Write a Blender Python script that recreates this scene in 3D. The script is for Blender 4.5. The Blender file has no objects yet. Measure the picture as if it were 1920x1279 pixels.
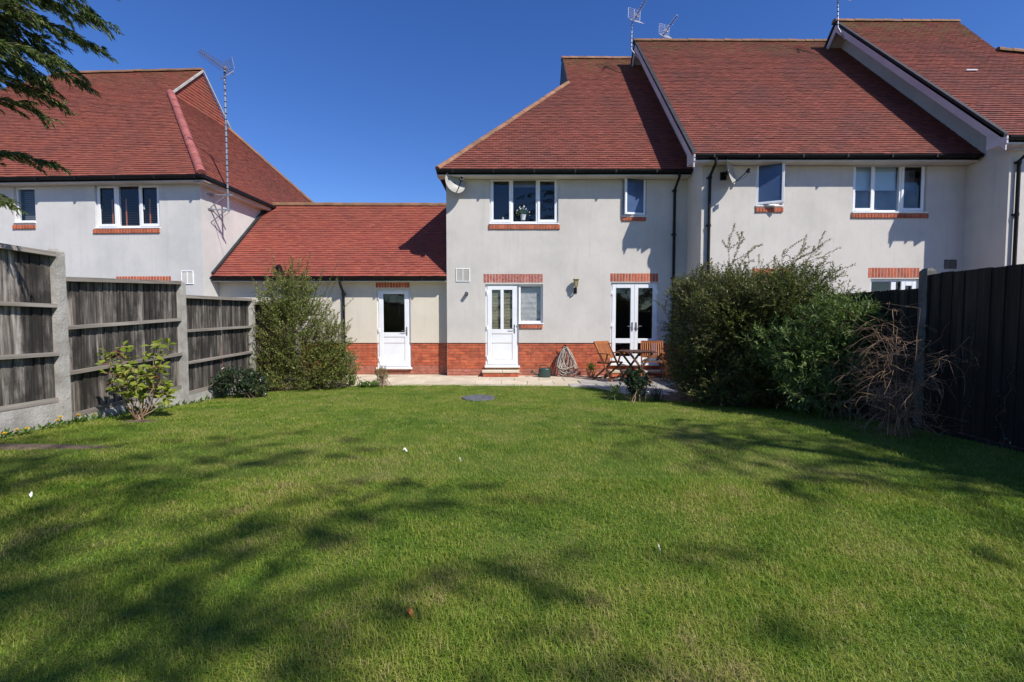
import bpy, math, random
import numpy as np
from mathutils import Vector, Matrix

random.seed(7)
RNG = np.random.default_rng(7)
S = bpy.context.scene
C = S.collection
R = math.radians

# ------------------------------------------------------------------ camera
CAM_Z = 1.42
PITCH = R(2.55)
FPX = 853.0
cam_d = bpy.data.cameras.new('camera')
cam = bpy.data.objects.new('camera', cam_d)
C.objects.link(cam)
cam.location = (0, 0, CAM_Z)
cam.rotation_euler = (R(90) - PITCH, 0, 0)
cam_d.sensor_width = 36
cam_d.lens = 36 * FPX / 1920
cam_d.clip_start = 0.05
cam_d.clip_end = 500
S.camera = cam

# ------------------------------------------------------------------ light
SUN_EL, SUN_AZ = 45, 135           # azimuth clockwise from +Y: behind the camera, to the right
W = bpy.data.worlds.new('World')
S.world = W
W.use_nodes = True
nt = W.node_tree
nt.nodes.clear()
sky = nt.nodes.new('ShaderNodeTexSky')
sky.sky_type = 'NISHITA'
sky.sun_disc = False
sky.sun_elevation = R(SUN_EL)
sky.sun_rotation = R(SUN_AZ)
sky.air_density = 1.0
sky.dust_density = 0.0
sky.ozone_density = 5.0
sky.altitude = 0
hsv = nt.nodes.new('ShaderNodeHueSaturation')
hsv.inputs['Saturation'].default_value = 1.22
hsv.inputs['Hue'].default_value = 0.516
hsv.inputs['Value'].default_value = 1.2
bg = nt.nodes.new('ShaderNodeBackground')
bg.inputs['Strength'].default_value = 0.115
out = nt.nodes.new('ShaderNodeOutputWorld')
nt.links.new(sky.outputs[0], hsv.inputs['Color'])
nt.links.new(hsv.outputs[0], bg.inputs[0])
nt.links.new(bg.outputs[0], out.inputs[0])
sun_d = bpy.data.lights.new('sun', 'SUN')
sun_d.energy = 5.0
sun_d.angle = R(0.53)
sun_d.color = (1.0, 0.955, 0.89)
sun = bpy.data.objects.new('sun', sun_d)
C.objects.link(sun)
sun.location = (8, -8, 14)
LDIR = Vector((-math.sin(R(SUN_AZ)) * math.cos(R(SUN_EL)), -math.cos(R(SUN_AZ)) * math.cos(R(SUN_EL)), -math.sin(R(SUN_EL))))
sun.rotation_euler = LDIR.to_track_quat('-Z', 'Y').to_euler()
S.view_settings.view_transform = 'Standard'
S.view_settings.look = 'None'
S.view_settings.gamma = 1
S.view_settings.exposure = 0.12
S.view_settings.use_curve_mapping = False
S.cycles.max_bounces = 8
S.cycles.transparent_max_bounces = 16

# ------------------------------------------------------------------ measuring helpers (photo pixel + distance -> point in the garden)
def PX(x, y, D):
    a = (x - 960) / FPX
    b = (639.5 - y) / FPX
    dy = math.cos(PITCH) + b * math.sin(PITCH)
    dz = -math.sin(PITCH) + b * math.cos(PITCH)
    return (a / dy * D, CAM_Z + dz / dy * D)

GD = [-60, 0, 3, 5.2, 7.2, 9, 10.2, 400]
GZ = [0.40, .32, .30, .23, .10, .03, -0.01, -0.01]
def gz(D):
    return float(np.interp(D, GD, GZ))
def GP(x, y):
    D = 5.0
    for _ in range(40):
        a = PX(x, y, 1.0)
        D = .5 * D + .5 * (gz(D) - CAM_Z) / (a[1] - CAM_Z)
    return (PX(x, y, D)[0], D)

# ------------------------------------------------------------------ object helpers
WO = {}
def link(o, parent=None, origin=None):
    C.objects.link(o)
    origin = Vector(origin) if origin is not None else (WO[parent.name].copy() if parent else Vector((0, 0, 0)))
    WO[o.name] = origin
    if parent:
        o.parent = parent
        o.location = origin - WO[parent.name]
    else:
        o.location = origin
    return origin

def tag(o, label=None, cat=None, group=None, kind=None):
    if label: o['label'] = label
    if cat: o['category'] = cat
    if group: o['group'] = group
    if kind: o['kind'] = kind
    return o

def thing(name, label, cat, loc, group=None):
    o = bpy.data.objects.new(name, None)
    o.empty_display_size = .1
    link(o, None, loc)
    return tag(o, label, cat, group)

def mesh_of(name, V, F, mats=None, midx=None, smooth=False):
    me = bpy.data.meshes.new(name)
    me.from_pydata(V, [], F)
    for m in (mats or []):
        me.materials.append(m)
    if midx:
        me.polygons.foreach_set('material_index', midx)
    if smooth:
        me.polygons.foreach_set('use_smooth', [True] * len(me.polygons))
    me.update()
    return me

class MB:
    def __init__(s):
        s.v, s.f, s.m, s.mi = [], [], [], 0
    def add(s, V, F):
        b = len(s.v)
        s.v += [tuple(p) for p in V]
        s.f += [tuple(i + b for i in f) for f in F]
        s.m += [s.mi] * len(F)
        return s
    def box(s, x0, x1, y0, y1, z0, z1):
        V = [(x, y, z) for z in (z0, z1) for y in (y0, y1) for x in (x0, x1)]
        return s.add(V, [(0, 2, 3, 1), (4, 5, 7, 6), (0, 1, 5, 4), (2, 6, 7, 3), (0, 4, 6, 2), (1, 3, 7, 5)])
    def bev(s, x0, x1, y0, y1, z0, z1, b=.006):
        # box with chamfered front (-Y) edges
        V = [(x0, y1, z0), (x1, y1, z0), (x1, y1, z1), (x0, y1, z1), (x0, y0 + b, z0), (x1, y0 + b, z0), (x1, y0 + b, z1), (x0, y0 + b, z1),
             (x0 + b, y0, z0 + b), (x1 - b, y0, z0 + b), (x1 - b, y0, z1 - b), (x0 + b, y0, z1 - b)]
        return s.add(V, [(0, 3, 2, 1), (0, 1, 5, 4), (1, 2, 6, 5), (2, 3, 7, 6), (3, 0, 4, 7), (4, 5, 9, 8), (5, 6, 10, 9), (6, 7, 11, 10), (7, 4, 8, 11), (8, 9, 10, 11)])
    def quad(s, a, b, c, d):
        return s.add([a, b, c, d], [(0, 1, 2, 3)])
    def bar(s, p, q, w, h, up=(0, 0, 1)):
        p, q = Vector(p), Vector(q)
        t = (q - p).normalized()
        u = Vector(up)
        sd = t.cross(u)
        if sd.length < 1e-4: sd = t.cross(Vector((1, 0, 0)))
        sd.normalize()
        n = sd.cross(t)
        V = []
        for c in (p, q):
            for a, b in ((-1, -1), (1, -1), (1, 1), (-1, 1)):
                V.append(c + sd * a * w / 2 + n * b * h / 2)
        return s.add(V, [(0, 1, 2, 3), (7, 6, 5, 4), (0, 4, 5, 1), (1, 5, 6, 2), (2, 6, 7, 3), (3, 7, 4, 0)])
    def tube(s, pts, r, n=8, cap=True):
        pts = [Vector(p) for p in pts]
        rs = r if isinstance(r, (list, tuple)) else [r] * len(pts)
        V, F = [], []
        ref = None
        for i, p in enumerate(pts):
            t = (pts[min(i + 1, len(pts) - 1)] - pts[max(i - 1, 0)]).normalized()
            if ref is None:
                ref = t.orthogonal().normalized()
            ref = (ref - t * ref.dot(t))
            if ref.length < 1e-5: ref = t.orthogonal()
            ref.normalize()
            b = t.cross(ref)
            for k in range(n):
                a = 2 * math.pi * k / n
                V.append(p + (ref * math.cos(a) + b * math.sin(a)) * rs[i])
        for i in range(len(pts) - 1):
            for k in range(n):
                F.append((i * n + k, i * n + (k + 1) % n, (i + 1) * n + (k + 1) % n, (i + 1) * n + k))
        if cap:
            F.append(tuple(range(n - 1, -1, -1)))
            F.append(tuple(range((len(pts) - 1) * n, len(pts) * n)))
        return s.add(V, F)
    def lathe(s, prof, c=(0, 0, 0), n=20):
        V, F = [], []
        for r, z in prof:
            for k in range(n):
                a = 2 * math.pi * k / n
                V.append((c[0] + r * math.cos(a), c[1] + r * math.sin(a), c[2] + z))
        for i in range(len(prof) - 1):
            for k in range(n):
                F.append((i * n + k, i * n + (k + 1) % n, (i + 1) * n + (k + 1) % n, (i + 1) * n + k))
        return s.add(V, F)
    def xf(s, M, start=0):
        s.v[start:] = [tuple(M @ Vector(p)) for p in s.v[start:]]
        return s
    def build(s, name, mat, parent=None, origin=None, smooth=False):
        mats = mat if isinstance(mat, (list, tuple)) else [mat]
        if origin is None and parent is not None:
            org = WO[parent.name]
        elif origin is None:
            a = np.array(s.v)
            org = Vector(((a[:, 0].min() + a[:, 0].max()) / 2, (a[:, 1].min() + a[:, 1].max()) / 2, a[:, 2].min()))
        else:
            org = Vector(origin)
        V = [(p[0] - org[0], p[1] - org[1], p[2] - org[2]) for p in s.v]
        o = bpy.data.objects.new(name, mesh_of(name, V, s.f, mats, s.m, smooth))
        link(o, parent, org)
        return o

def np_obj(name, V, F, mat, parent=None, origin=(0, 0, 0), smooth=False):
    org = WO[parent.name] if parent is not None else Vector(origin)
    V = np.asarray(V, np.float32) - np.array(org, np.float32)
    F = np.asarray(F, np.int32)
    me = bpy.data.meshes.new(name)
    n, k = F.shape
    me.vertices.add(len(V)); me.vertices.foreach_set('co', V.ravel())
    me.loops.add(n * k); me.loops.foreach_set('vertex_index', F.ravel())
    me.polygons.add(n); me.polygons.foreach_set('loop_start', np.arange(0, n * k, k, dtype=np.int32))
    if smooth: me.polygons.foreach_set('use_smooth', np.ones(n, bool))
    me.update(calc_edges=True)
    me.materials.append(mat)
    o = bpy.data.objects.new(name, me)
    link(o, parent, org)
    return o

def clone(src, parent, loc, mat3=None, name=None):
    c = src.copy()
    if name: c.name = name
    C.objects.link(c)
    c.parent = parent
    if mat3 is not None:
        c.matrix_local = Matrix.Translation(loc) @ mat3.to_4x4()
    else:
        c.location = loc
    return c

# ------------------------------------------------------------------ materials
def new_mat(name):
    m = bpy.data.materials.new(name)
    m.use_nodes = True
    t = m.node_tree
    return m, t, t.nodes['Principled BSDF']

def N(t, kind, **kw):
    n = t.nodes.new(kind)
    for k, v in kw.items():
        if k in n.inputs: n.inputs[k].default_value = v
        else: setattr(n, k, v)
    return n

def ramp(t, stops, src):
    r = t.nodes.new('ShaderNodeValToRGB')
    e = r.color_ramp.elements
    while len(e) < len(stops): e.new(.5)
    for i, (p, c) in enumerate(stops):
        e[i].position = p
        e[i].color = (*c, 1)
    t.links.new(src, r.inputs[0])
    return r

def pos(t, stretch=(1, 1, 1), obj=False):
    mp = t.nodes.new('ShaderNodeMapping')
    mp.inputs['Scale'].default_value = stretch
    if obj:
        g = t.nodes.new('ShaderNodeTexCoord')
        t.links.new(g.outputs['Object'], mp.inputs[0])
    else:
        g = t.nodes.new('ShaderNodeNewGeometry')
        t.links.new(g.outputs['Position'], mp.inputs[0])
    return mp.outputs[0]

def noise(t, vec, scale, detail=4, rough=.55):
    n = N(t, 'ShaderNodeTexNoise', Scale=scale, Detail=detail, Roughness=rough)
    t.links.new(vec, n.inputs['Vector'])
    return n.outputs[0]

def mixc(t, fac, a, b, blend='MIX'):
    m = t.nodes.new('ShaderNodeMix')
    m.data_type = 'RGBA'
    m.blend_type = blend
    for idx, v in ((0, fac), (6, a), (7, b)):
        if isinstance(v, (int, float)): m.inputs[idx].default_value = v
        elif isinstance(v, tuple): m.inputs[idx].default_value = (*v, 1)
        else: t.links.new(v, m.inputs[idx])
    return m.outputs[2]

def mth(t, op, a, b=0.0, c=None):
    m = t.nodes.new('ShaderNodeMath')
    m.operation = op
    for i, v in enumerate((a, b) if c is None else (a, b, c)):
        if isinstance(v, (int, float)): m.inputs[i].default_value = v
        else: t.links.new(v, m.inputs[i])
    return m.outputs[0]

def island(t):
    g = t.nodes.new('ShaderNodeNewGeometry')
    o = t.nodes.new('ShaderNodeObjectInfo')
    return mth(t, 'FRACT', mth(t, 'ADD', g.outputs['Random Per Island'], o.outputs['Random']))

def bumpn(t, h, strength, dist, bsdf):
    b = N(t, 'ShaderNodeBump', Strength=strength, Distance=dist)
    t.links.new(h, b.inputs['Height'])
    t.links.new(b.outputs[0], bsdf.inputs['Normal'])

def pmat(name, c1, c2, scale=4, rough=.7, bump=0, bscale=60, stretch=(1, 1, 1), vary=0, metal=0, spec=.5, lo=.35, hi=.65, detail=5):
    m, t, b = new_mat(name)
    v = pos(t, stretch)
    col = ramp(t, [(lo, c1), (hi, c2)], noise(t, v, scale, detail)).outputs[0]
    if vary:
        g = mth(t, 'MULTIPLY_ADD', island(t), vary * 2, 1 - vary)
        cc = t.nodes.new('ShaderNodeCombineColor')
        for i in range(3): t.links.new(g, cc.inputs[i])
        col = mixc(t, 1.0, col, cc.outputs[0], 'MULTIPLY')
    t.links.new(col, b.inputs['Base Color'])
    b.inputs['Roughness'].default_value = rough
    b.inputs['Metallic'].default_value = metal
    b.inputs['Specular IOR Level'].default_value = spec
    if bump:
        bumpn(t, noise(t, v, bscale, 3), bump, .01, b)
    return m

def leaf_mat(name, stops, rough=.45, trans=.3, scale=2.0, spec=.4):
    m, t, b = new_mat(name)
    f = mth(t, 'MULTIPLY_ADD', island(t), .6, mth(t, 'MULTIPLY', noise(t, pos(t), scale, 2), .4))
    col = ramp(t, stops, f).outputs[0]
    t.links.new(col, b.inputs['Base Color'])
    b.inputs['Roughness'].default_value = rough
    b.inputs['Specular IOR Level'].default_value = spec
    tr = t.nodes.new('ShaderNodeBsdfTranslucent')
    t.links.new(mixc(t, 1.0, col, (1.0, 1.15, .55), 'MULTIPLY'), tr.inputs[0])
    mx = N(t, 'ShaderNodeMixShader', Fac=trans)
    t.links.new(b.outputs[0], mx.inputs[1]); t.links.new(tr.outputs[0], mx.inputs[2])
    t.links.new(mx.outputs[0], t.nodes['Material Output'].inputs[0])
    return m

def render_mat(name, base, dirty):
    m, t, b = new_mat(name)
    v = pos(t)
    big = noise(t, v, .9, 6, .6)
    col = ramp(t, [(.3, dirty), (.58, base), (.75, tuple(c * 1.05 for c in base))], big).outputs[0]
    # rain streaks: narrow across, long downwards
    st = noise(t, pos(t, (5, 5, .35)), 1.6, 5, .65)
    stf = ramp(t, [(.52, (0, 0, 0)), (.78, (1, 1, 1))], st).outputs[0]
    col = mixc(t, mth(t, 'MULTIPLY', stf, .34), col, tuple(c * .80 for c in dirty))
    sp = noise(t, v, 7, 6, .7)
    col = mixc(t, mth(t, 'MULTIPLY', ramp(t, [(.5, (0, 0, 0)), (.8, (1, 1, 1))], sp).outputs[0], .25), col, tuple(c * .85 for c in dirty))
    fine = noise(t, v, 90, 3, .6)
    col = mixc(t, .16, col, ramp(t, [(.3, (.3, .3, .28)), (.7, (.8, .8, .76))], fine).outputs[0], 'OVERLAY')
    t.links.new(col, b.inputs['Base Color'])
    b.inputs['Roughness'].default_value = .92
    b.inputs['Specular IOR Level'].default_value = .15
    bumpn(t, noise(t, v, 75, 4, .7), .5, .012, b)
    return m

def tile_mat(name, tones, zridge, lichen=1.0, dark=.5):
    m, t, b = new_mat(name)
    v = pos(t)
    i = island(t)
    col = ramp(t, [(k / (len(tones) - 1), c) for k, c in enumerate(tones)], i).outputs[0]
    big = noise(t, v, .75, 6, .65)
    col = mixc(t, mth(t, 'MULTIPLY', ramp(t, [(.42, (0, 0, 0)), (.72, (1, 1, 1))], big).outputs[0], dark), col, (.09, .052, .045))
    g = t.nodes.new('ShaderNodeNewGeometry')
    sep = t.nodes.new('ShaderNodeSeparateXYZ')
    t.links.new(g.outputs['Position'], sep.inputs[0])
    zr = N(t, 'ShaderNodeMapRange')
    zr.inputs[1].default_value = zridge - 1.3; zr.inputs[2].default_value = zridge + .1
    t.links.new(sep.outputs[2], zr.inputs[0])
    nl = noise(t, v, 3.0, 6, .7)
    f = mth(t, 'MULTIPLY', zr.outputs[0], ramp(t, [(.42, (0, 0, 0)), (.62, (1, 1, 1))], nl).outputs[0])
    col = mixc(t, mth(t, 'MULTIPLY', f, .75 * lichen), col, (.20, .145, .05))
    # small pale lichen spots and dark moss specks
    sp = noise(t, v, 26, 2, .5)
    col = mixc(t, mth(t, 'MULTIPLY', ramp(t, [(.68, (0, 0, 0)), (.74, (1, 1, 1))], sp).outputs[0], .35), col, (.42, .30, .24))
    sp2 = noise(t, pos(t, (1, 1, 1.02)), 17, 3, .6)
    col = mixc(t, mth(t, 'MULTIPLY', ramp(t, [(.66, (0, 0, 0)), (.76, (1, 1, 1))], sp2).outputs[0], .4), col, (.05, .035, .03))
    t.links.new(col, b.inputs['Base Color'])
    b.inputs['Roughness'].default_value = .85
    b.inputs['Specular IOR Level'].default_value = .25
    bumpn(t, noise(t, v, 60, 4), .4, .01, b)
    return m

def glass_mat(name, fac_lo=.06, tint=(1, 1, 1)):
    m, t, b = new_mat(name)
    t.nodes.remove(b)
    tr = t.nodes.new('ShaderNodeBsdfTransparent'); tr.inputs[0].default_value = (*[c * .88 for c in tint], 1)
    gl = t.nodes.new('ShaderNodeBsdfGlossy'); gl.inputs['Roughness'].default_value = .02
    lw = N(t, 'ShaderNodeLayerWeight', Blend=.5)
    fr = mth(t, 'MULTIPLY_ADD', mth(t, 'POWER', lw.outputs['Facing'], 5.0), .9, .05)
    mx = t.nodes.new('ShaderNodeMixShader')
    t.links.new(mth(t, 'MULTIPLY', fr, 1.5), mx.inputs[0])
    t.links.new(tr.outputs[0], mx.inputs[1]); t.links.new(gl.outputs[0], mx.inputs[2])
    t.links.new(mx.outputs[0], t.nodes['Material Output'].inputs[0])
    # slight waviness of real panes
    bp = N(t, 'ShaderNodeBump', Strength=.06, Distance=.02)
    t.links.new(noise(t, pos(t), 3, 2), bp.inputs['Height'])
    t.links.new(bp.outputs[0], gl.inputs['Normal'])
    return m

M = {}
M['render'] = render_mat('render_wall', (.63, .59, .535), (.53, .50, .455))
M['render_garage'] = render_mat('render_wall_cream', (.68, .615, .50), (.60, .545, .45))
M['render_left'] = render_mat('render_wall_left', (.66, .64, .60), (.55, .54, .51))
RT = [(.185, .056, .038), (.245, .072, .050), (.215, .065, .045), (.27, .086, .060), (.195, .056, .040), (.245, .074, .052), (.15, .050, .037), (.25, .078, .053)]
RT2 = [(.23, .066, .044), (.285, .084, .055), (.255, .076, .050), (.31, .10, .063), (.24, .069, .047), (.29, .087, .056), (.19, .060, .043), (.285, .084, .054)]
M['tile_left'] = tile_mat('tile_left', RT2, 10.1, .6, .35)
M['tile_garage'] = tile_mat('tile_garage', [(.27, .066, .044), (.33, .086, .055), (.30, .075, .050), (.36, .102, .064), (.25, .060, .044), (.33, .086, .056), (.29, .070, .052), (.35, .098, .058)], 5.2, .2, .35)
M['tile_main'] = tile_mat('tile_main', RT, 10.6, .9, .45)
M['tile_mid'] = tile_mat('tile_mid', RT, 10.7, .9, .55)
M['tile_right'] = tile_mat('tile_right', RT, 10.4, 1.0, .55)
M['ridge'] = pmat('ridge_clay', (.17, .10, .045), (.28, .13, .07), 3, .85, .3, 50, vary=.12)
M['ridge_brown'] = pmat('ridge_clay_brown', (.20, .105, .055), (.32, .16, .09), 3, .85, .3, 50, vary=.12)
M['hip_pink'] = pmat('hip_clay_pink', (.29, .075, .065), (.37, .12, .10), 5, .85, .3, 50, vary=.10)
M['brick'] = pmat('red_brick', (.36, .075, .035), (.52, .13, .055), 9, .85, .5, 70, vary=.20)
M['brick_dirty'] = pmat('red_brick_weathered', (.33, .10, .065), (.46, .17, .11), 9, .88, .5, 70, vary=.15)
M['brick_pale'] = pmat('red_brick_chalky', (.34, .075, .05), (.50, .20, .16), 22, .88, .5, 70, vary=.16)
M['mortar'] = pmat('mortar', (.42, .26, .17), (.55, .38, .27), 12, .95, .4, 90)
M['upvc'] = pmat('white_upvc', (.80, .81, .82), (.86, .87, .88), 3, .28, 0, vary=0)
M['sill_white'] = pmat('white_sill', (.80, .80, .78), (.86, .86, .85), 3, .4)
M['board_white_shaded'] = pmat('white_board_shaded', (.50, .46, .49), (.60, .56, .58), 2, .6, .2, 30)  # white paint; the lilac grey of its shadow is in the base colour
M['soffit'] = pmat('soffit_board', (.55, .52, .45), (.66, .63, .56), 2, .6)
M['black'] = pmat('black_plastic', (.006, .006, .007), (.011, .011, .012), 5, .55, spec=.25)
M['lead'] = pmat('dark_flashing', (.012, .012, .014), (.03, .03, .033), 6, .7)
M['glass'] = glass_mat('window_glass')
M['glass_sky_tint'] = pmat('obscure_glass_sky_tint', (.045, .075, .16), (.07, .11, .20), 2.5, .16, .15, 60, spec=.6)  # frosted pane with the sky's reflection put into its base colour as blue
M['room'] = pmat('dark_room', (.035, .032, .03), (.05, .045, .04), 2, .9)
M['blind_white'] = pmat('white_slat_blind', (.55, .58, .58), (.65, .68, .68), 4, .6)
M['blind_cream'] = pmat('cream_slat_blind', (.26, .25, .15), (.34, .33, .22), 4, .6)
M['blind_brown'] = pmat('brown_slat_blind', (.10, .05, .035), (.15, .08, .055), 4, .5)
M['tape'] = pmat('orange_ladder_tape', (.45, .14, .05), (.55, .18, .07), 6, .7)
M['roller'] = pmat('blue_roller_blind', (.42, .62, .74), (.48, .68, .80), 2, .7)
M['roller_grey'] = pmat('grey_roller_blind', (.14, .15, .16), (.18, .19, .2), 2, .7)
M['metal'] = pmat('brushed_metal', (.45, .45, .46), (.6, .6, .6), 10, .3, metal=1)
M['galv'] = pmat('galvanised', (.28, .29, .32), (.42, .43, .46), 20, .45, metal=.6)
M['alu_dark'] = pmat('dark_aluminium', (.10, .10, .11), (.2, .2, .21), 20, .5, metal=.5)
M['alu_pink'] = pmat('aluminium_rod', (.32, .31, .34), (.44, .42, .46), 20, .4, metal=.5)
M['dish'] = pmat('dish_grey', (.30, .29, .26), (.42, .41, .37), 6, .5)
M['brass'] = pmat('aged_brass', (.40, .30, .13), (.52, .42, .22), 14, .35, metal=.7)
M['concrete'] = pmat('fence_concrete', (.36, .345, .315), (.55, .53, .49), 5, .95, .6, 45)
M['concrete_green'] = pmat('fence_concrete_stained', (.30, .28, .245), (.50, .475, .43), 4, .95, .8, 40)
M['concrete_shaded'] = pmat('fence_concrete_shaded', (.09, .086, .078), (.19, .185, .17), 5, .95, .6, 45)  # pale post concrete, darkened in its colour to read as shaded
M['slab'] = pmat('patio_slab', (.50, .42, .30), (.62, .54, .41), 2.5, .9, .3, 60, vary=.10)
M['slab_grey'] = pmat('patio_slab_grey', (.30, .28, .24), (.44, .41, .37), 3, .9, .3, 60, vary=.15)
M['terracotta'] = pmat('terracotta', (.50, .17, .08), (.60, .24, .12), 8, .8, .2, 50)
M['green_plastic'] = pmat('green_plastic', (.02, .045, .04), (.035, .065, .055), 5, .35)
M['hose_m'] = pmat('hose_plastic', (.36, .31, .26), (.50, .44, .37), 9, .45)
M['hose_red'] = pmat('hose_red', (.35, .05, .04), (.45, .08, .06), 9, .45)
M['cover'] = pmat('manhole_slab', (.075, .08, .09), (.14, .145, .15), 12, .85, .6, 90)
M['soil'] = pmat('soil', (.055, .038, .028), (.16, .11, .08), 9, .98, .9, 35)
M['bark'] = pmat('bark', (.06, .045, .035), (.15, .11, .08), 14, .95, .8, 40, (1, 1, .3))
M['stem_green'] = pmat('green_stem', (.10, .11, .045), (.2, .16, .08), 9, .7)
M['stem_tan'] = pmat('tan_stem', (.24, .15, .09), (.42, .29, .18), 8, .8)
M['stem_brown'] = pmat('brown_stem', (.07, .045, .03), (.15, .095, .06), 8, .8)
M['dry_twig'] = pmat('dry_twig', (.12, .065, .04), (.42, .27, .16), 5, .75, vary=.25)
M['yellow'] = pmat('dandelion_yellow', (.75, .45, .01), (.85, .58, .03), 30, .6)
M['white_petal'] = pmat('white_petal', (.75, .75, .72), (.85, .85, .82), 30, .6)
M['cushion'] = pmat('slate_cushion', (.045, .055, .07), (.07, .085, .10), 8, .9)

def wood_mat(name, stops, vary=.2, sc=(28, 28, 1.6), rough=.75, green=0):
    m, t, b = new_mat(name)
    o = t.nodes.new('ShaderNodeObjectInfo')
    vm = t.nodes.new('ShaderNodeVectorMath'); vm.operation = 'MULTIPLY_ADD'
    cx = t.nodes.new('ShaderNodeCombineXYZ')
    for i in range(3): t.links.new(o.outputs['Random'], cx.inputs[i])
    t.links.new(cx.outputs[0], vm.inputs[0]); vm.inputs[1].default_value = (31, 17, 23)
    g = t.nodes.new('ShaderNodeNewGeometry')
    t.links.new(g.outputs['Position'], vm.inputs[2])
    mp = t.nodes.new('ShaderNodeMapping'); mp.inputs['Scale'].default_value = sc
    t.links.new(vm.outputs[0], mp.inputs[0])
    n1 = noise(t, mp.outputs[0], 1, 6, .62)
    mp2 = t.nodes.new('ShaderNodeMapping'); mp2.inputs['Scale'].default_value = tuple(s * .12 for s in sc)
    t.links.new(vm.outputs[0], mp2.inputs[0])
    n2 = noise(t, mp2.outputs[0], 1.6, 5, .6)
    f = mth(t, 'MULTIPLY_ADD', n1, .5, mth(t, 'MULTIPLY', n2, .5))
    col = ramp(t, stops, f).outputs[0]
    gg = mth(t, 'MULTIPLY_ADD', island(t), vary * 2, 1 - vary)
    cc = t.nodes.new('ShaderNodeCombineColor')
    for i in range(3): t.links.new(gg, cc.inputs[i])
    col = mixc(t, 1.0, col, cc.outputs[0], 'MULTIPLY')
    t.links.new(col, b.inputs['Base Color'])
    b.inputs['Roughness'].default_value = rough
    b.inputs['Specular IOR Level'].default_value = .3
    if green:
        st = noise(t, pos(t, (2.2, 2.2, 1.1)), 1.5, 6, .68)
        col = mixc(t, mth(t, 'MULTIPLY', ramp(t, [(.46, (0, 0, 0)), (.60, (1, 1, 1))], st).outputs[0], green), col, (.028, .025, .022))
        t.links.new(col, b.inputs['Base Color'])
    bumpn(t, n1, .5, .006, b)
    return m
M['fence'] = wood_mat('weathered_board', [(.38, (.030, .026, .022)), (.47, (.075, .066, .057)), (.54, (.175, .153, .132)), (.64, (.42, .375, .325))], .34, green=.85)
M['rail'] = wood_mat('weathered_rail', [(.36, (.13, .11, .092)), (.5, (.27, .235, .20)), (.66, (.42, .38, .33))], .12, (20, 1.4, 30))
M['fence_dark'] = wood_mat('dark_board', [(.38, (.010, .009, .007)), (.52, (.026, .023, .018)), (.66, (.055, .048, .038))], .35)
M['teak'] = wood_mat('oiled_hardwood', [(.38, (.30, .10, .035)), (.55, (.42, .16, .06)), (.7, (.52, .22, .09))], .12, (30, 30, 6), .5)
M['teak_dark'] = wood_mat('worn_hardwood', [(.38, (.07, .032, .022)), (.55, (.12, .06, .04)), (.7, (.17, .10, .075))], .12, (30, 30, 6), .55)

# grass and leaves
def grass_mat(name):
    m, t, b = new_mat(name)
    p = pos(t)
    i = island(t)
    big = noise(t, p, .85, 4, .6)
    mid = noise(t, p, 4.5, 4, .6)
    fine = noise(t, p, 22, 3, .6)
    f = mth(t, 'MULTIPLY_ADD', i, .30, .05)
    for nz, w_ in ((big, 1.0), (mid, .85), (fine, .5)):
        f = mth(t, 'ADD', f, mth(t, 'MULTIPLY', mth(t, 'SUBTRACT', nz, .5), w_))
    f = mth(t, 'ADD', f, .43)
    col = ramp(t, [(.26, (.055, .130, .012)), (.44, (.130, .235, .020)), (.62, (.225, .305, .030)), (.80, (.33, .34, .065)), (.97, (.44, .35, .15))], f).outputs[0]
    t.links.new(col, b.inputs['Base Color'])
    b.inputs['Roughness'].default_value = .5
    b.inputs['Specular IOR Level'].default_value = .3
    tr = t.nodes.new('ShaderNodeBsdfTranslucent')
    t.links.new(mixc(t, 1.0, col, (1.1, 1.25, .5), 'MULTIPLY'), tr.inputs[0])
    mx = N(t, 'ShaderNodeMixShader', Fac=.30)
    t.links.new(b.outputs[0], mx.inputs[1]); t.links.new(tr.outputs[0], mx.inputs[2])
    t.links.new(mx.outputs[0], t.nodes['Material Output'].inputs[0])
    return m
M['grass'] = grass_mat('grass_blades')
def turf_mat():
    m, t, b = new_mat('turf')
    p = pos(t)
    f = mth(t, 'ADD', mth(t, 'MULTIPLY', noise(t, p, 60, 4, .7), .5), mth(t, 'MULTIPLY', noise(t, p, 2.2, 4), .5))
    col = ramp(t, [(.35, (.06, .10, .015)), (.5, (.11, .155, .028)), (.65, (.19, .185, .06))], f).outputs[0]
    t.links.new(col, b.inputs['Base Color'])
    b.inputs['Roughness'].default_value = .95
    b.inputs['Specular IOR Level'].default_value = .1
    bumpn(t, noise(t, p, 80, 4), .8, .02, b)
    return m
M['turf'] = turf_mat()
M['leaf_shrub'] = leaf_mat('shrub_leaf', [(.15, (.08, .11, .02)), (.45, (.16, .21, .035)), (.68, (.26, .30, .06)), (.86, (.34, .27, .11)), (.97, (.26, .17, .09))])
M['leaf_dark'] = leaf_mat('cotoneaster_leaf', [(.15, (.05, .075, .016)), (.5, (.105, .14, .026)), (.75, (.20, .225, .05)), (.95, (.33, .24, .09))], .42, .30, spec=.4)
M['leaf_tip'] = leaf_mat('cotoneaster_young_leaf', [(.15, (.13, .14, .035)), (.5, (.22, .22, .06)), (.9, (.34, .24, .11))], .45, .3)
M['leaf_blue'] = leaf_mat('lance_leaf', [(.15, (.06, .11, .028)), (.5, (.13, .205, .05)), (.85, (.26, .34, .10))], .5, .25, spec=.25)
M['leaf_gloss'] = leaf_mat('glossy_leaf', [(.2, (.018, .04, .018)), (.6, (.04, .075, .03)), (.9, (.09, .12, .05))], .28, .15, spec=.6)
M['leaf_rose'] = leaf_mat('rose_leaf', [(.15, (.13, .19, .02)), (.5, (.24, .29, .03)), (.9, (.36, .36, .06))], .5, .38)
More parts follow.
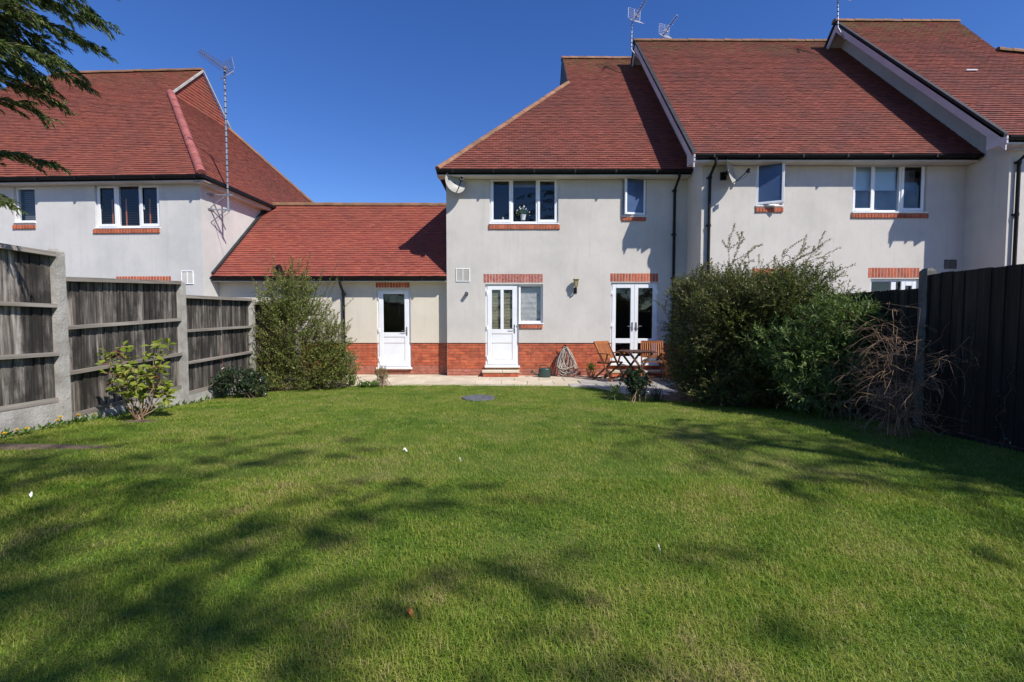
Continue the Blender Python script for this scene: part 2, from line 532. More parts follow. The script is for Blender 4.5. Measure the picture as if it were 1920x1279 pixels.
M['leaf_rose_red'] = leaf_mat('rose_red_leaf', [(.2, (.10, .03, .02)), (.8, (.22, .10, .05))], .5, .3)
M['leaf_green'] = leaf_mat('fresh_leaf', [(.2, (.06, .13, .02)), (.6, (.11, .20, .03)), (.9, (.20, .27, .06))], .5, .35)
M['leaf_pale'] = leaf_mat('silver_leaf', [(.2, (.16, .17, .10)), (.6, (.34, .32, .24)), (.9, (.60, .54, .46))], .6, .25)
M['leaf_conifer'] = leaf_mat('conifer_spray', [(.15, (.04, .065, .018)), (.5, (.09, .13, .032)), (.8, (.17, .21, .05)), (.97, (.27, .25, .10))], .5, .3, 3)

# ------------------------------------------------------------------ vegetation helpers
def unit(a):
    return a / np.maximum(np.linalg.norm(a, axis=-1, keepdims=True), 1e-9)

def leaves(name, P, Dv, L, Wd, mat, parent, up=(0, 0, 1), roll=.6, fold=.15):
    P = np.asarray(P, float); n = len(P)
    Dv = unit(np.asarray(Dv, float))
    L = np.broadcast_to(L, (n,))[:, None]; Wd = np.broadcast_to(Wd, (n,))[:, None]
    side = unit(np.cross(Dv, np.array(up)) + RNG.normal(0, roll, (n, 3)))
    side = unit(side - Dv * (side * Dv).sum(1, keepdims=True))
    nm = np.cross(side, Dv)
    V = np.stack([P, P + Dv * L * .5 + side * Wd / 2 + nm * Wd * fold, P + Dv * L, P + Dv * L * .5 - side * Wd / 2 + nm * Wd * fold], 1).reshape(-1, 3)
    b = np.arange(n)[:, None] * 4
    F = np.concatenate([b + np.array([[0, 1, 2]]), b + np.array([[0, 2, 3]])], 0)
    o = np_obj(name, V, F, mat, parent)
    if parent is not None: o['kind'] = 'stuff'
    return o

def twigs(name, A, B, ra, rb, mat, parent, k=3):
    A = np.asarray(A, float); B = np.asarray(B, float); n = len(A)
    ra = np.broadcast_to(ra, (n,))[:, None]; rb = np.broadcast_to(rb, (n,))[:, None]
    t = unit(B - A)
    u = unit(np.cross(t, np.array([.3, .5, .81])))
    w = np.cross(t, u)
    V = []
    for c, r in ((A, ra), (B, rb)):
        for j in range(k):
            a = 2 * math.pi * j / k
            V.append(c + (u * math.cos(a) + w * math.sin(a)) * r)
    V = np.stack(V, 1).reshape(-1, 3)
    b = np.arange(n)[:, None] * 2 * k
    F = np.concatenate([b + np.array([[j, (j + 1) % k, k + (j + 1) % k, k + j]]) for j in range(k)], 0)
    o = np_obj(name, V, F, mat, parent)
    if parent is not None: o['kind'] = 'stuff'
    return o

def sprigs(P, Dv, L, nleaf, droop=.15, spread=.9, steps=3):
    """curved shoots: returns twig segments and leaf points + directions"""
    n = len(P)
    Dv = unit(Dv)
    L = np.broadcast_to(L, (n,))
    A, B = [], []
    ts = np.linspace(0, 1, steps + 1)
    dn = np.array([0, 0, -1.0])
    def at(t):
        t = np.asarray(t)
        return P + Dv * (L * t)[:, None] + dn * (droop * L * t ** 2)[:, None]
    for i in range(steps):
        A.append(at(np.full(n, ts[i]))); B.append(at(np.full(n, ts[i + 1])))
    lp, ld = [], []
    for j in range(nleaf):
        t = np.clip((j + RNG.random(n)) / nleaf * .92 + .08, 0, 1)
        p = at(t)
        tan = unit(Dv + dn * (2 * droop * t)[:, None])
        rad = unit(np.cross(tan, RNG.normal(size=(n, 3))))
        lp.append(p); ld.append(unit(tan * (1 - .4 * spread) + rad * spread))
    return np.concatenate(A), np.concatenate(B), np.concatenate(lp), np.concatenate(ld)

def blob_points(blobs, n, shell=.55, lumpy=.24):
    """points spread through ellipsoids (cx,cy,cz,rx,ry,rz), denser near the skin; with outward direction"""
    vol = np.array([b[3] * b[4] * b[5] for b in blobs]); vol = vol / vol.sum()
    idx = RNG.choice(len(blobs), n, p=vol)
    d = unit(RNG.normal(size=(n, 3)))
    r = RNG.random(n) ** (1 / 3)
    r = shell + (1 - shell) * r
    B = np.array(blobs)[idx]
    lump = 1 + lumpy * np.sin(d[:, 0] * 6 + B[:, 0] * 9) * np.cos(d[:, 2] * 7 + B[:, 1] * 5) + .08 * np.sin(d[:, 1] * 13 + d[:, 2] * 11)
    P = B[:, :3] + d * B[:, 3:] * (r * lump)[:, None]
    return P, d

# ------------------------------------------------------------------ building helpers
CAMV = Vector((0, 0, CAM_Z))
def in_view(p):
    d = p - CAMV
    if d.y < .5: return False
    x = 960 + FPX * d.x / d.y; y = 602 - FPX * d.z / d.y
    return -10 < x < 1930 and -20 < y < 1290

TW, TG, TL = .165, .10, .16
_tile_meshes = {}
def tile_mesh(mat):
    if mat.name not in _tile_meshes:
        h = TW / 2 - .0025
        V = [(-h, 0, .012), (h, 0, .012), (h, 0, .034), (-h, 0, .034), (-h, TL, .008), (h, TL, .008)]
        F = [(0, 1, 2, 3), (3, 2, 5, 4), (0, 3, 4), (1, 5, 2), (0, 4, 5, 1)]
        _tile_meshes[mat.name] = mesh_of('tile', V, F, [mat])
    return _tile_meshes[mat.name]

def clip_interval(poly, v):
    xs = []
    n = len(poly)
    for i in range(n):
        (a, b), (c, d) = poly[i], poly[(i + 1) % n]
        if (b - v) * (d - v) < 0:
            xs.append(a + (v - b) / (d - b) * (c - a))
    xs.sort()
    return (xs[0], xs[-1]) if len(xs) >= 2 else None

def roof_face(roof, P, mat, nparts, cand, stuff, ox=-.0):
    """tiles over the convex face P (3-D points, P[0]->P[1] is the lower edge, left to right)"""
    P = [Vector(p) for p in P]
    U = (P[1] - P[0]).normalized()
    Nn = (P[1] - P[0]).cross(P[-1] - P[0]).normalized()
    if Nn.z < -1e-6: Nn = -Nn
    V = Nn.cross(U).normalized()
    if V.z < 0: V = -V
    Rm = Matrix((U, V, Nn)).transposed()
    if Rm.determinant() < 0:
        Nn = -Nn
        Rm = Matrix((U, V, Nn)).transposed()
    poly = [((p - P[0]).dot(U), (p - P[0]).dot(V)) for p in P]
    top = max(b for a, b in poly)
    h = TW / 2
    i = 0
    while True:
        v0 = i * TG - .03
        if v0 > top - .05: break
        lo = clip_interval(poly, max(v0 + .02, .005)); hi = clip_interval(poly, min(v0 + TG, top - .01))
        if lo and hi:
            off = (i % 2) * h
            k0 = int(math.floor((min(lo[0], hi[0]) - off) / TW)) - 1
            k1 = int(math.ceil((max(lo[1], hi[1]) - off) / TW)) + 1
            for k in range(k0, k1):
                a, b = off + k * TW + .0025, off + (k + 1) * TW - .0025
                la, lb, ha, hb = max(a, lo[0]), min(b, lo[1]), max(a, hi[0]), min(b, hi[1])
                if lb - la < .012 and hb - ha < .012: continue
                if lb < la: la = lb = (la if la > lo[1] else lb)
                if hb < ha: ha = hb = min(max(a, hi[0]), hi[1])
                jz = random.gauss(0, .0016); jv = random.gauss(0, .0022); rot = random.gauss(0, .008)
                full = (la == a and lb == b and ha == a and hb == b)
                if full:
                    c = P[0] + U * ((a + b) / 2) + V * (v0 + jv) + Nn * jz
                    cand.append((c, Rm @ Matrix.Rotation(rot, 3, 'Z') @ Matrix.Rotation(random.gauss(0, .006), 3, 'Y'), mat))
                else:
                    q = [P[0] + U * x + V * y + Nn * (z + jz) for x, y, z in ((la, v0, .012), (lb, v0, .012), (lb, v0, .034), (la, v0, .034), (ha, v0 + TL, .008), (hb, v0 + TL, .008))]
                    stuff.add(q, [(0, 1, 2, 3), (3, 2, 5, 4), (0, 3, 4), (1, 5, 2), (0, 4, 5, 1)])
        i += 1

def finish_tiles(roof, mat, cand, stuff, n=300):
    vis = [c for c in cand if in_view(c[0])]
    vis.sort(key=lambda c: (c[0] - CAMV).length)
    pick = set(id(c) for c in vis[:n])
    rw = WO[roof.name]
    for c in cand:
        if id(c) in pick:
            o = bpy.data.objects.new('tile', tile_mesh(c[2]))
            C.objects.link(o)
            o.parent = roof
            o.matrix_local = Matrix.Translation(c[0] - rw) @ c[1].to_4x4()
        else:
            h = TW / 2 - .0025
            M4 = Matrix.Translation(c[0]) @ c[1].to_4x4()
            q = [M4 @ Vector(p) for p in ((-h, 0, .012), (h, 0, .012), (h, 0, .034), (-h, 0, .034), (-h, TL, .008), (h, TL, .008))]
            stuff.add(q, [(0, 1, 2, 3), (3, 2, 5, 4), (0, 3, 4), (1, 5, 2), (0, 4, 5, 1)])
    tag(stuff.build('tiling', mat, roof), kind='stuff')

def deck(mb, P, t=.06):
    P = [Vector(p) for p in P]
    Nn = (P[1] - P[0]).cross(P[-1] - P[0]).normalized()
    if Nn.z < 0: Nn = -Nn
    if abs(Nn.z) < 1e-4: t = .02
    n = len(P)
    V = P + [p - Nn * t for p in P]
    mb.add(V, [tuple(range(n)), tuple(range(2 * n - 1, n - 1, -1))] + [(i, i + n, (i + 1) % n + n, (i + 1) % n) for i in range(n)])

def ridge_run(roof, p, q, mat, r=.11, L=.30, flat=1.0, name='ridge_tile', lift=.0, down=.35):
    p, q = Vector(p), Vector(q)
    d = (q - p); n = max(1, round(d.length / L)); t = d.normalized()
    side = t.cross(Vector((0, 0, 1))).normalized()
    up = side.cross(t).normalized()
    ln = d.length / n
    V = []
    F = []
    K = 8
    for e, (y, rr) in enumerate(((-.02, r * 1.03), (ln - .006, r * .97))):
        for k in range(K + 1):
            a = math.pi * (k / K)
            V.append((math.cos(a) * rr, y, math.sin(a) * rr * flat))
    for k in range(K):
        F.append((k, k + 1, K + 2 + k, K + 1 + k))
    for e in (0, 1):
        b = e * (K + 1)
        F.append(tuple(range(b, b + K + 1)))
    me = mesh_of(name, V, F, [mat], None, False)
    R3 = Matrix((side, t, up)).transposed()
    for i in range(n):
        c = p + t * (ln * i) - up * (r * down) + up * random.gauss(0, .003) + Vector((0, 0, lift))
        o = bpy.data.objects.new(name, me)
        C.objects.link(o); o.parent = roof
        o.matrix_local = Matrix.Translation(c - WO[roof.name]) @ (R3 @ Matrix.Rotation(random.gauss(0, .01), 3, 'Z')).to_4x4()

def wall_sheet(mb, D, x0, x1, z0, z1, holes, rev=.10, topf=None):
    xs = sorted({x0, x1} | {v for h in holes for v in h[:2] if x0 < v < x1})
    zs = sorted({z0, z1} | {v for h in holes for v in h[2:] if z0 < v < z1})
    for i in range(len(xs) - 1):
        for j in range(len(zs) - 1):
            cx, cz = (xs[i] + xs[i + 1]) / 2, (zs[j] + zs[j + 1]) / 2
            if any(h[0] < cx < h[1] and h[2] < cz < h[3] for h in holes): continue
            mb.quad((xs[i], D, zs[j]), (xs[i + 1], D, zs[j]), (xs[i + 1], D, zs[j + 1]), (xs[i], D, zs[j + 1]))
    for a, b, c, d in holes:
        c0 = max(c, z0); d = min(d, z1)
        if c0 >= d: continue
        E = D + rev
        mb.quad((a, D, c0), (a, E, c0), (a, E, d), (a, D, d))
        mb.quad((b, E, c0), (b, D, c0), (b, D, d), (b, E, d))
        mb.quad((a, D, d), (a, E, d), (b, E, d), (b, D, d))
        if c >= z0: mb.quad((a, E, c), (a, D, c), (b, D, c), (b, E, c))

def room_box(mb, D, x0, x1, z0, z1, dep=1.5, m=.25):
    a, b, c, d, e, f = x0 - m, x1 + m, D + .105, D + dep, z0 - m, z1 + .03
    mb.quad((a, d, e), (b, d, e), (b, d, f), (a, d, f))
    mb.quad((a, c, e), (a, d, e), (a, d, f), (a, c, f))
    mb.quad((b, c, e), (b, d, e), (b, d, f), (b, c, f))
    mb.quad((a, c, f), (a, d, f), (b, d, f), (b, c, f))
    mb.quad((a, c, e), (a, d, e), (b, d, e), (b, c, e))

def frame(mb, x0, x1, z0, z1, y0, y1, w, wb=None, mull=(), trans=()):
    wb = wb or w
    mb.bev(x0, x0 + w, y0, y1, z0, z1)
    mb.bev(x1 - w, x1, y0, y1, z0, z1)
    mb.bev(x0 + w, x1 - w, y0, y1, z1 - w, z1)
    mb.bev(x0 + w, x1 - w, y0, y1, z0, z0 + wb)
    for m, mw in mull: mb.bev(m - mw / 2, m + mw / 2, y0, y1, z0 + wb, z1 - w)
    for m, mw in trans: mb.bev(x0 + w, x1 - w, y0, y1, m - mw / 2, m + mw / 2)

def slat_blind(mb, x0, x1, z0, z1, y, pitch=.05, tilt=.5):
    z = z0
    while z < z1:
        w = .022
        mb.quad((x0, y - w * math.cos(tilt), z - w * math.sin(tilt)), (x1, y - w * math.cos(tilt), z - w * math.sin(tilt)), (x1, y + w * math.cos(tilt), z + w * math.sin(tilt)), (x0, y + w * math.cos(tilt), z + w * math.sin(tilt)))
        z += pitch

def window(house, D, x0, x1, z0, z1, splits=(), case=(), glass='glass', sillw=True, open_=None, hand=None):
    """splits: x of the mullions; case: indexes of lights with an opening sash"""
    y0 = D + .055
    m = MB(); frame(m, x0, x1, z0 + .03, z1, y0, y0 + .06, .052, .055, [(s, .058) for s in splits])
    w = m.build('window', M['upvc'], house)
    if sillw: MB().bev(x0 - .012, x1 + .012, D - .035, y0 + .01, z0, z0 + .03).build('sill', M['sill_white'], w)
    xs = [x0 + .0, *splits, x1]
    for i in range(len(xs) - 1):
        a = xs[i] + (.045 if i == 0 else .025); b = xs[i + 1] - (.045 if i == len(xs) - 2 else .025)
        c, d = z0 + .08, z1 - .045
        if open_ and i == open_[0]:
            # side-hung sash swung outward
            ang, hinge = open_[1], open_[2]
            s0 = MB(); s1 = MB()
            W_ = b - a + .05; H0, H1 = c - .03, d + .03
            frame(s0, 0, W_, H0, H1, -.03, .02, .055)
            s1.box(.05, W_ - .05, -.012, .004, H0 + .05, H1 - .05)
            if hinge == 'L':
                T = Matrix.Translation((a - .03, y0 - .005, 0)) @ Matrix.Rotation(-ang, 4, 'Z')
            else:
                T = Matrix.Translation((b + .03, y0 - .005, 0)) @ Matrix.Rotation(ang, 4, 'Z') @ Matrix.Translation((-W_, 0, 0))
            s0.xf(T); s1.xf(T)
            s0.build('sash', M['upvc'], w); s1.build('pane', M['glass_sky_tint'], w)
            continue
        if i in case:
            s0 = MB(); frame(s0, a - .012, b + .012, c - .012, d + .012, y0 - .018, y0 - .002, .062)
            s0.build('sash', M['upvc'], w)
            a2, b2, c2, d2 = a + .04, b - .04, c + .04, d - .04
        else:
            a2, b2, c2, d2 = a, b, c, d
        MB().quad((a2, y0 + .02, c2), (b2, y0 + .02, c2), (b2, y0 + .02, d2), (a2, y0 + .02, d2)).build('pane', M[glass], w)
        if hand and i in hand:
            h = MB(); hx = b - .045 if hand[i] == 'R' else a + .045
            h.box(hx - .012, hx + .012, y0 + .025, y0 + .05, (c + d) / 2 - .08, (c + d) / 2 + .03)
            h.build('handle', M['upvc'], w)
    return w

_brick = {}
def brick_mesh(kind, w, h, mats):
    k = (kind, round(w, 3), round(h, 3))
    if k not in _brick:
        mb = MB().bev(-w / 2, w / 2, 0, .03, 0, h, .004)
        _brick[k] = mesh_of('brick', mb.v, mb.f, [M[kind]])
    return _brick[k]

def put_brick(part, kind, w, h, x, y, z, name='brick'):
    o = bpy.data.objects.new(name, brick_mesh(kind, w, h, None))
    C.objects.link(o); o.parent = part
    o.location = Vector((x, y + random.gauss(0, .0012), z)) - WO[part.name]
    return o

def dado(house, D, x0, x1, ztop, courses, holes, zcut=-.2):
    bk = MB()
    zb = ztop - courses * .075
    wall_sheet(bk, D + .030, x0, x1, zb - .05, ztop, [(a, b, c, d) for a, b, c, d in holes], .07)
    part = bk.build('brick_base', M['mortar'], house, origin=(x0, D + .03, zb))
    for r in range(courses):
        z = ztop - (r + 1) * .075 + .005
        off = 0 if r % 2 else -.1125
        segs = []
        cuts = sorted([(a, b) for a, b, c, d in holes if c < z + .05 and d > z + .02])
        cur = x0
        for a, b in cuts:
            if a > cur: segs.append((cur, a))
            cur = max(cur, b)
        if cur < x1: segs.append((cur, x1))
        for s0, s1 in segs:
            k = math.floor((s0 - x0 - off) / .225)
            x = x0 + off + k * .225
            while x < s1:
                a, b = max(x + .005, s0), min(x + .22, s1)
                if b - a > .03:
                    kind = 'brick_dirty' if r >= courses - 3 else 'brick'
                    put_brick(part, kind, round(b - a, 2), .065, (a + b) / 2, D + .02, z)
                x += .225
    return part

def soldier(house, D, x0, x1, z0, z1, kind='brick', name='lintel', proud=.004, w=.075):
    n = max(1, round((x1 - x0) / w)); w = (x1 - x0) / n
    part = MB().box(x0, x1, D - proud + .008, D + .05, z0, z1).build(name, M['mortar'], house, origin=((x0 + x1) / 2, D, z0))
    for i in range(n):
        o = put_brick(part, kind, round(w - .008, 4), z1 - z0 - .006, x0 + (i + .5) * w, D - proud, z0 + .003)

def sill_bricks(house, D, x0, x1, z0, z1):
    n = max(1, round((x1 - x0) / .075)); w = (x1 - x0) / n
    part = MB().box(x0, x1, D - .022, D + .05, z0 + .008, z1 - .001).build('brick_sill', M['mortar'], house, origin=((x0 + x1) / 2, D, z0))
    for i in range(n):
        put_brick(part, 'brick', round(w - .015, 4), z1 - z0 - .004, x0 + (i + .5) * w, D - .032, z0)

def gutter(house, x0, x1, D, z, fascia_y, soffit_to, hfas=.10):
    """half-round gutter in front of a fascia, soffit board behind"""
    g = MB()
    K = 8; r = .058
    V = []
    for x in (x0, x1):
        for k in range(K + 1):
            a = math.pi + math.pi * k / K
            V.append((x, D + math.cos(a) * r, z + math.sin(a) * r * 1.1))
        for k in range(K, -1, -1):
            a = math.pi + math.pi * k / K
            V.append((x, D + math.cos(a) * (r - .006), z + math.sin(a) * (r - .006) * 1.1))
    n = 2 * (K + 1)
    g.add(V, [(k, (k + 1) % n, n + (k + 1) % n, n + k) for k in range(n)] + [tuple(range(n)), tuple(range(n, 2 * n))])
    x = x0 + .4
    while x < x1:
        g.box(x - .02, x + .02, D - r - .008, D + r, z - .075, z + .004)
        x += 1.0
    g.build('gutter', M['black'], house)
    MB().box(x0, x1, fascia_y, fascia_y + .02, z - hfas, z + .05).build('fascia', M['black'], house)
    MB().box(x0, x1, fascia_y - .012, soffit_to, z - hfas - .022, z - hfas).build('soffit', M['soffit'], house)

def downpipe(house, x, D, ztop, zbot, gut_y, wall_y, name='downpipe'):
    m = MB()
    y = wall_y - .055
    m.tube([(x, gut_y, ztop), (x, gut_y, ztop - .12), (x, y, ztop - .34), (x, y, zbot)], .034, 10)
    z = ztop - .4
    while z > zbot + .2:
        m.tube([(x, y, z), (x, y, z + .07)], .042, 10)
        m.box(x - .06, x + .06, y + .02, wall_y - .001, z + .02, z + .05)
        z -= 1.1
    return m.build(name, M['black'], house)

def door_leaf(house, D, x0, x1, z0, z1, glassz, panelz, mull=False, handle='R', blind=None):
    """half-glazed door: outer frame, leaf, glass above, flat panel below"""
    y0 = D + .05
    m = MB(); frame(m, x0, x1, z0, z1, y0, y0 + .07, .06, .07)
    d = m.build('door', M['upvc'], house)
    MB().bev(x0 - .02, x1 + .03, D - .055, y0 + .005, z0 - .03, z0 + .02).build('threshold', M['sill_white'], d)
    a, b = x0 + .05, x1 - .05
    lf = MB(); yl = y0 - .022
    gx0, gx1 = a + .115, b - .115
    lf.bev(a, gx0, yl, y0 + .02, z0 + .05, z1 - .05)
    lf.bev(gx1, b, yl, y0 + .02, z0 + .05, z1 - .05)
    lf.bev(gx0, gx1, yl, y0 + .02, glassz[1], z1 - .05)
    lf.bev(gx0, gx1, yl, y0 + .02, panelz[1], glassz[0])
    lf.bev(gx0, gx1, yl, y0 + .02, z0 + .05, panelz[0])
    if mull: lf.bev((gx0 + gx1) / 2 - .04, (gx0 + gx1) / 2 + .04, yl, y0 + .02, glassz[0], glassz[1])
    lf.build('leaf', M['upvc'], d)
    MB().bev(gx0, gx1, yl + .014, y0 + .02, panelz[0], panelz[1], .012).build('panel', M['upvc'], d)
    MB().quad((gx0, y0, glassz[0]), (gx1, y0, glassz[0]), (gx1, y0, glassz[1]), (gx0, y0, glassz[1])).build('pane', M['glass'], d)
    handle_set(d, b - .055 if handle == 'R' else a + .055, yl, z0 + .98, -1 if handle == 'R' else 1)
    h = MB(); hx = a - .005 if handle == 'R' else b + .005
    for z in (z0 + .18, z0 + .95, z1 - .25):
        h.tube([(hx, yl - .012, z), (hx, yl - .012, z + .10)], .014, 8)
    h.build('hinge', M['upvc'], d)
    if blind:
        s = MB(); slat_blind(s, gx0 - .02, gx1 + .02, glassz[0] - .02, glassz[1] + .02, y0 + .05, .038, .9); s.build('blind', M[blind], d)
    return d

def handle_set(door, x, y, z, s):
    m = MB()
    m.box(x - .015, x + .015, y - .012, y, z - .12, z + .10)
    m.tube([(x, y, z), (x, y - .05, z), (x + s * .02, y - .055, z), (x + s * .13, y - .05, z)], .009, 8)
    m.tube([(x, y - .012, z - .075), (x, y - .02, z - .075)], .010, 8)
    m.build('handle', M['metal'], door)

def wxz(px, D):
    """pixel rectangle (x0,x1,ytop,ybot) -> x0,x1,z0,z1 on the wall plane at distance D"""
    x0, x1, y0, y1 = px
    ym = (y0 + y1) / 2; xm = (x0 + x1) / 2
    return PX(x0, ym, D)[0], PX(x1, ym, D)[0], PX(xm, y1, D)[1], PX(xm, y0, D)[1]

def vent(house, D, px, name='vent_grille', mat='upvc'):
    a, b, c, d = wxz(px, D)
    m = MB(); frame(m, a, b, c, d, D - .02, D, .02)
    m.box((a + b) / 2 - .008, (a + b) / 2 + .008, D - .018, D, c + .02, d - .02)
    v = m.build(name, M[mat], house)
    s = MB(); z = c + .035
    while z < d - .02:
        s.quad((a + .02, D - .016, z - .008), (b - .02, D - .016, z - .008), (b - .02, D - .004, z + .008), (a + .02, D - .004, z + .008)); z += .022
    s.build('louvre', M['soffit' if mat == 'upvc' else mat], v)

# ================================================================== GROUND
def lawn_edge(X):
    return float(np.interp(X, [-5.2, -4.6, -4.0, -3.3, -2.6, 0, 1.5, 1.75, 2.1, 2.6, 3.4, 4.6], [8.3, 8.9, 9.5, 9.95, 10.08, 10.08, 10.12, 9.5, 8.55, 7.6, 6.9, 6.4]))

m = MB()
xs = [-120, -30, -10, -5.5, 0, 5.5, 12, 30, 120]
ys = [-80, -30, -8, 0, 1.5, 3, 4, 5.2, 6.2, 7.2, 8.1, 9, 10.2, 12, 30, 120]
V = [(x, y, gz(y) - .035) for y in ys for x in xs]
nx = len(xs)
m.add(V, [(j * nx + i, j * nx + i + 1, (j + 1) * nx + i + 1, (j + 1) * nx + i) for j in range(len(ys) - 1) for i in range(nx - 1)])
tag(m.build('ground', M['soil'], None, origin=(0, 0, 0)), kind='structure')

m = MB()
gx = np.linspace(-5.15, 4.45, 49)
cols = []
for X in gx:
    e = lawn_edge(X)
    ds = np.concatenate([np.linspace(-9, 1, 6)[:-1], np.linspace(1, e, 36)])
    cols.append([(X, d, gz(d)) for d in ds] + [(X, e + .01, gz(e) - .05)])
V = [p for c in cols for p in c]; n = len(cols[0])
m.add(V, [(i * n + j, (i + 1) * n + j, (i + 1) * n + j + 1, i * n + j + 1) for i in range(len(cols) - 1) for j in range(n - 1)])
tag(m.build('lawn', M['turf'], None, origin=(0, 0, 0)), kind='structure')

# grass blades
def lawn_blades():
    bare = [(GP(60, 838), .75, .13), (GP(262, 790), .22, .10)]
    Vs, Fs = [], []
    tot = 0
    def zone(d0, d1, dens, h, w, near):
        nonlocal tot
        area = 9.6 * (d1 - d0)
        n = int(area * dens)
        X = RNG.uniform(-5.12, 4.42, n); D = RNG.uniform(d0, d1, n)
        # clumpy density
        e = np.interp(X, [-5.2, -4.6, -4.0, -3.3, -2.6, 0, 1.5, 1.75, 2.1, 2.6, 3.4, 4.6], [8.3, 8.9, 9.5, 9.95, 10.08, 10.08, 10.12, 9.5, 8.55, 7.6, 6.9, 6.4]) + .02 * np.sin(X * 23) + .015 * np.sin(X * 61)
        keep = (D < e) & (np.abs(X) < D * 1.16 + .4)
        for (c, rx, ry) in bare:
            q = ((X - c[0]) / rx) ** 2 + ((D - c[1]) / ry) ** 2
            keep &= ~((q < 1 + .5 * np.sin(X * 40)) & (RNG.random(n) < .93))
        X, D = X[keep], D[keep]; n = len(X)
        z = np.interp(D, GD, GZ)
        cl = .5 + .5 * np.sin(X * 3.1 + np.sin(D * 2.3) * 2) * np.cos(D * 2.7 + np.sin(X * 1.7) * 2)
        cl2 = .5 + .5 * np.sin(X * 9.1 + np.sin(D * 7.3) * 2) * np.cos(D * 8.7 + np.sin(X * 6.7) * 2)
        H = h * (.55 + .45 * cl + .35 * cl2 * RNG.random(n)) * RNG.uniform(.6, 1.35, n)
        long_ = RNG.random(n) < .012
        H = np.where(long_, H * 1.5, H)
        az = RNG.uniform(0, 2 * math.pi, n) 
        lean = RNG.uniform(.45, 1.6, n)
        dx, dy = np.cos(az), np.sin(az)
        sx, sy = -dy, dx
        Wd = w * RNG.uniform(.7, 1.3, n) / 2
        base = np.stack([X, D, z - .004], 1)
        sd = np.stack([sx * Wd, sy * Wd, 0 * Wd], 1)
        dr = np.stack([dx, dy, 0 * dx], 1)
        upv = np.array([0, 0, 1.0])
        if near:
            mid = base + dr * (H * lean * .35)[:, None] + upv * (H * .62)[:, None]
            tip = base + dr * (H * lean)[:, None] + upv * (H * (1.02 - .34 * lean))[:, None]
            V = np.stack([base - sd, base + sd, mid - sd * .8, mid + sd * .8, tip], 1).reshape(-1, 3)
            b = np.arange(n)[:, None] * 5 + tot
            F = np.concatenate([b + np.array([[0, 1, 3]]), b + np.array([[0, 3, 2]]), b + np.array([[2, 3, 4]])], 0)
            tot += n * 5
        else:
            tip = base + dr * (H * lean * .8)[:, None] + upv * (H * .92)[:, None]
            V = np.stack([base - sd, base + sd, tip], 1).reshape(-1, 3)
            F = np.arange(n * 3).reshape(-1, 3) + tot
            tot += n * 3
        Vs.append(V); Fs.append(F)
    zone(1.0, 2.0, 24000, .032, .0021, True)
    zone(2.0, 3.2, 17000, .031, .0026, True)
    zone(3.2, 5.0, 10000, .029, .0036, False)
    zone(5.0, 7.5, 6500, .025, .0050, False)
    zone(7.5, 10.2, 5000, .022, .0065, False)
    o = np_obj('grass', np.concatenate(Vs), np.concatenate(Fs), M['grass'])
    tag(o, 'short mown green grass covering the garden lawn', 'grass', kind='stuff')
lawn_blades()

# patio: one sheet of bedding, slabs as pieces
MAIN_D, GAR_D, MID_D, RIGHT_D, LEFT_D = 11.70, 11.95, 10.79, 9.87, 11.40
XM0, XM1, XH3, XLW = -1.67, 4.44, 10.62, -7.70
bed = MB(); bed.box(-5.1, 4.40, 8.6, 11.98, -.09, -.018)
patio = bed.build('patio', M['mortar'], None, origin=(0, 10, 0)); tag(patio, kind='structure')
def slab(x0, x1, y0, y1, mat, dz=0):
    mb = MB()
    b = .006; z0, z1 = -.05, 0 + dz
    V = [(x0, y0, z0), (x1, y0, z0), (x1, y1, z0), (x0, y1, z0), (x0, y0, z1 - b), (x1, y0, z1 - b), (x1, y1, z1 - b), (x0, y1, z1 - b), (x0 + b, y0 + b, z1), (x1 - b, y0 + b, z1), (x1 - b, y1 - b, z1), (x0 + b, y1 - b, z1)]
    mb.add(V, [(0, 1, 5, 4), (1, 2, 6, 5), (2, 3, 7, 6), (3, 0, 4, 7), (4, 5, 9, 8), (5, 6, 10, 9), (6, 7, 11, 10), (7, 4, 8, 11), (8, 9, 10, 11)])
    mb.build('slab', mat, patio, origin=((x0 + x1) / 2, (y0 + y1) / 2, 0))
y = 11.97; row = 0
while y > 8.7:
    dy = .60
    x = -5.05 - (row % 2) * .3
    while x < 4.38:
        x1 = min(x + .60, 4.38)
        yy0, yy1 = y - dy, y
        cx, cy = (x + x1) / 2, (yy0 + yy1) / 2
        g = gz(cy)
        if yy1 > lawn_edge(cx) - .02 and not (cx < -3.4 and yy1 < 10.6) and (cx > 1.5 or yy1 > 10.0) and not (cx > 3.3 and yy1 < 9.6):
            if cx > XM0 and yy1 > MAIN_D + .03: yy1 = MAIN_D + .03
            if cx <= XM0 or yy0 < MAIN_D:
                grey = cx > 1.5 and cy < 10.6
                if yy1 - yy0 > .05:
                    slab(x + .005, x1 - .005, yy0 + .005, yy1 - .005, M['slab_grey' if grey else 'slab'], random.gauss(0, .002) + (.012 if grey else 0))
        x = x1
    y -= dy; row += 1

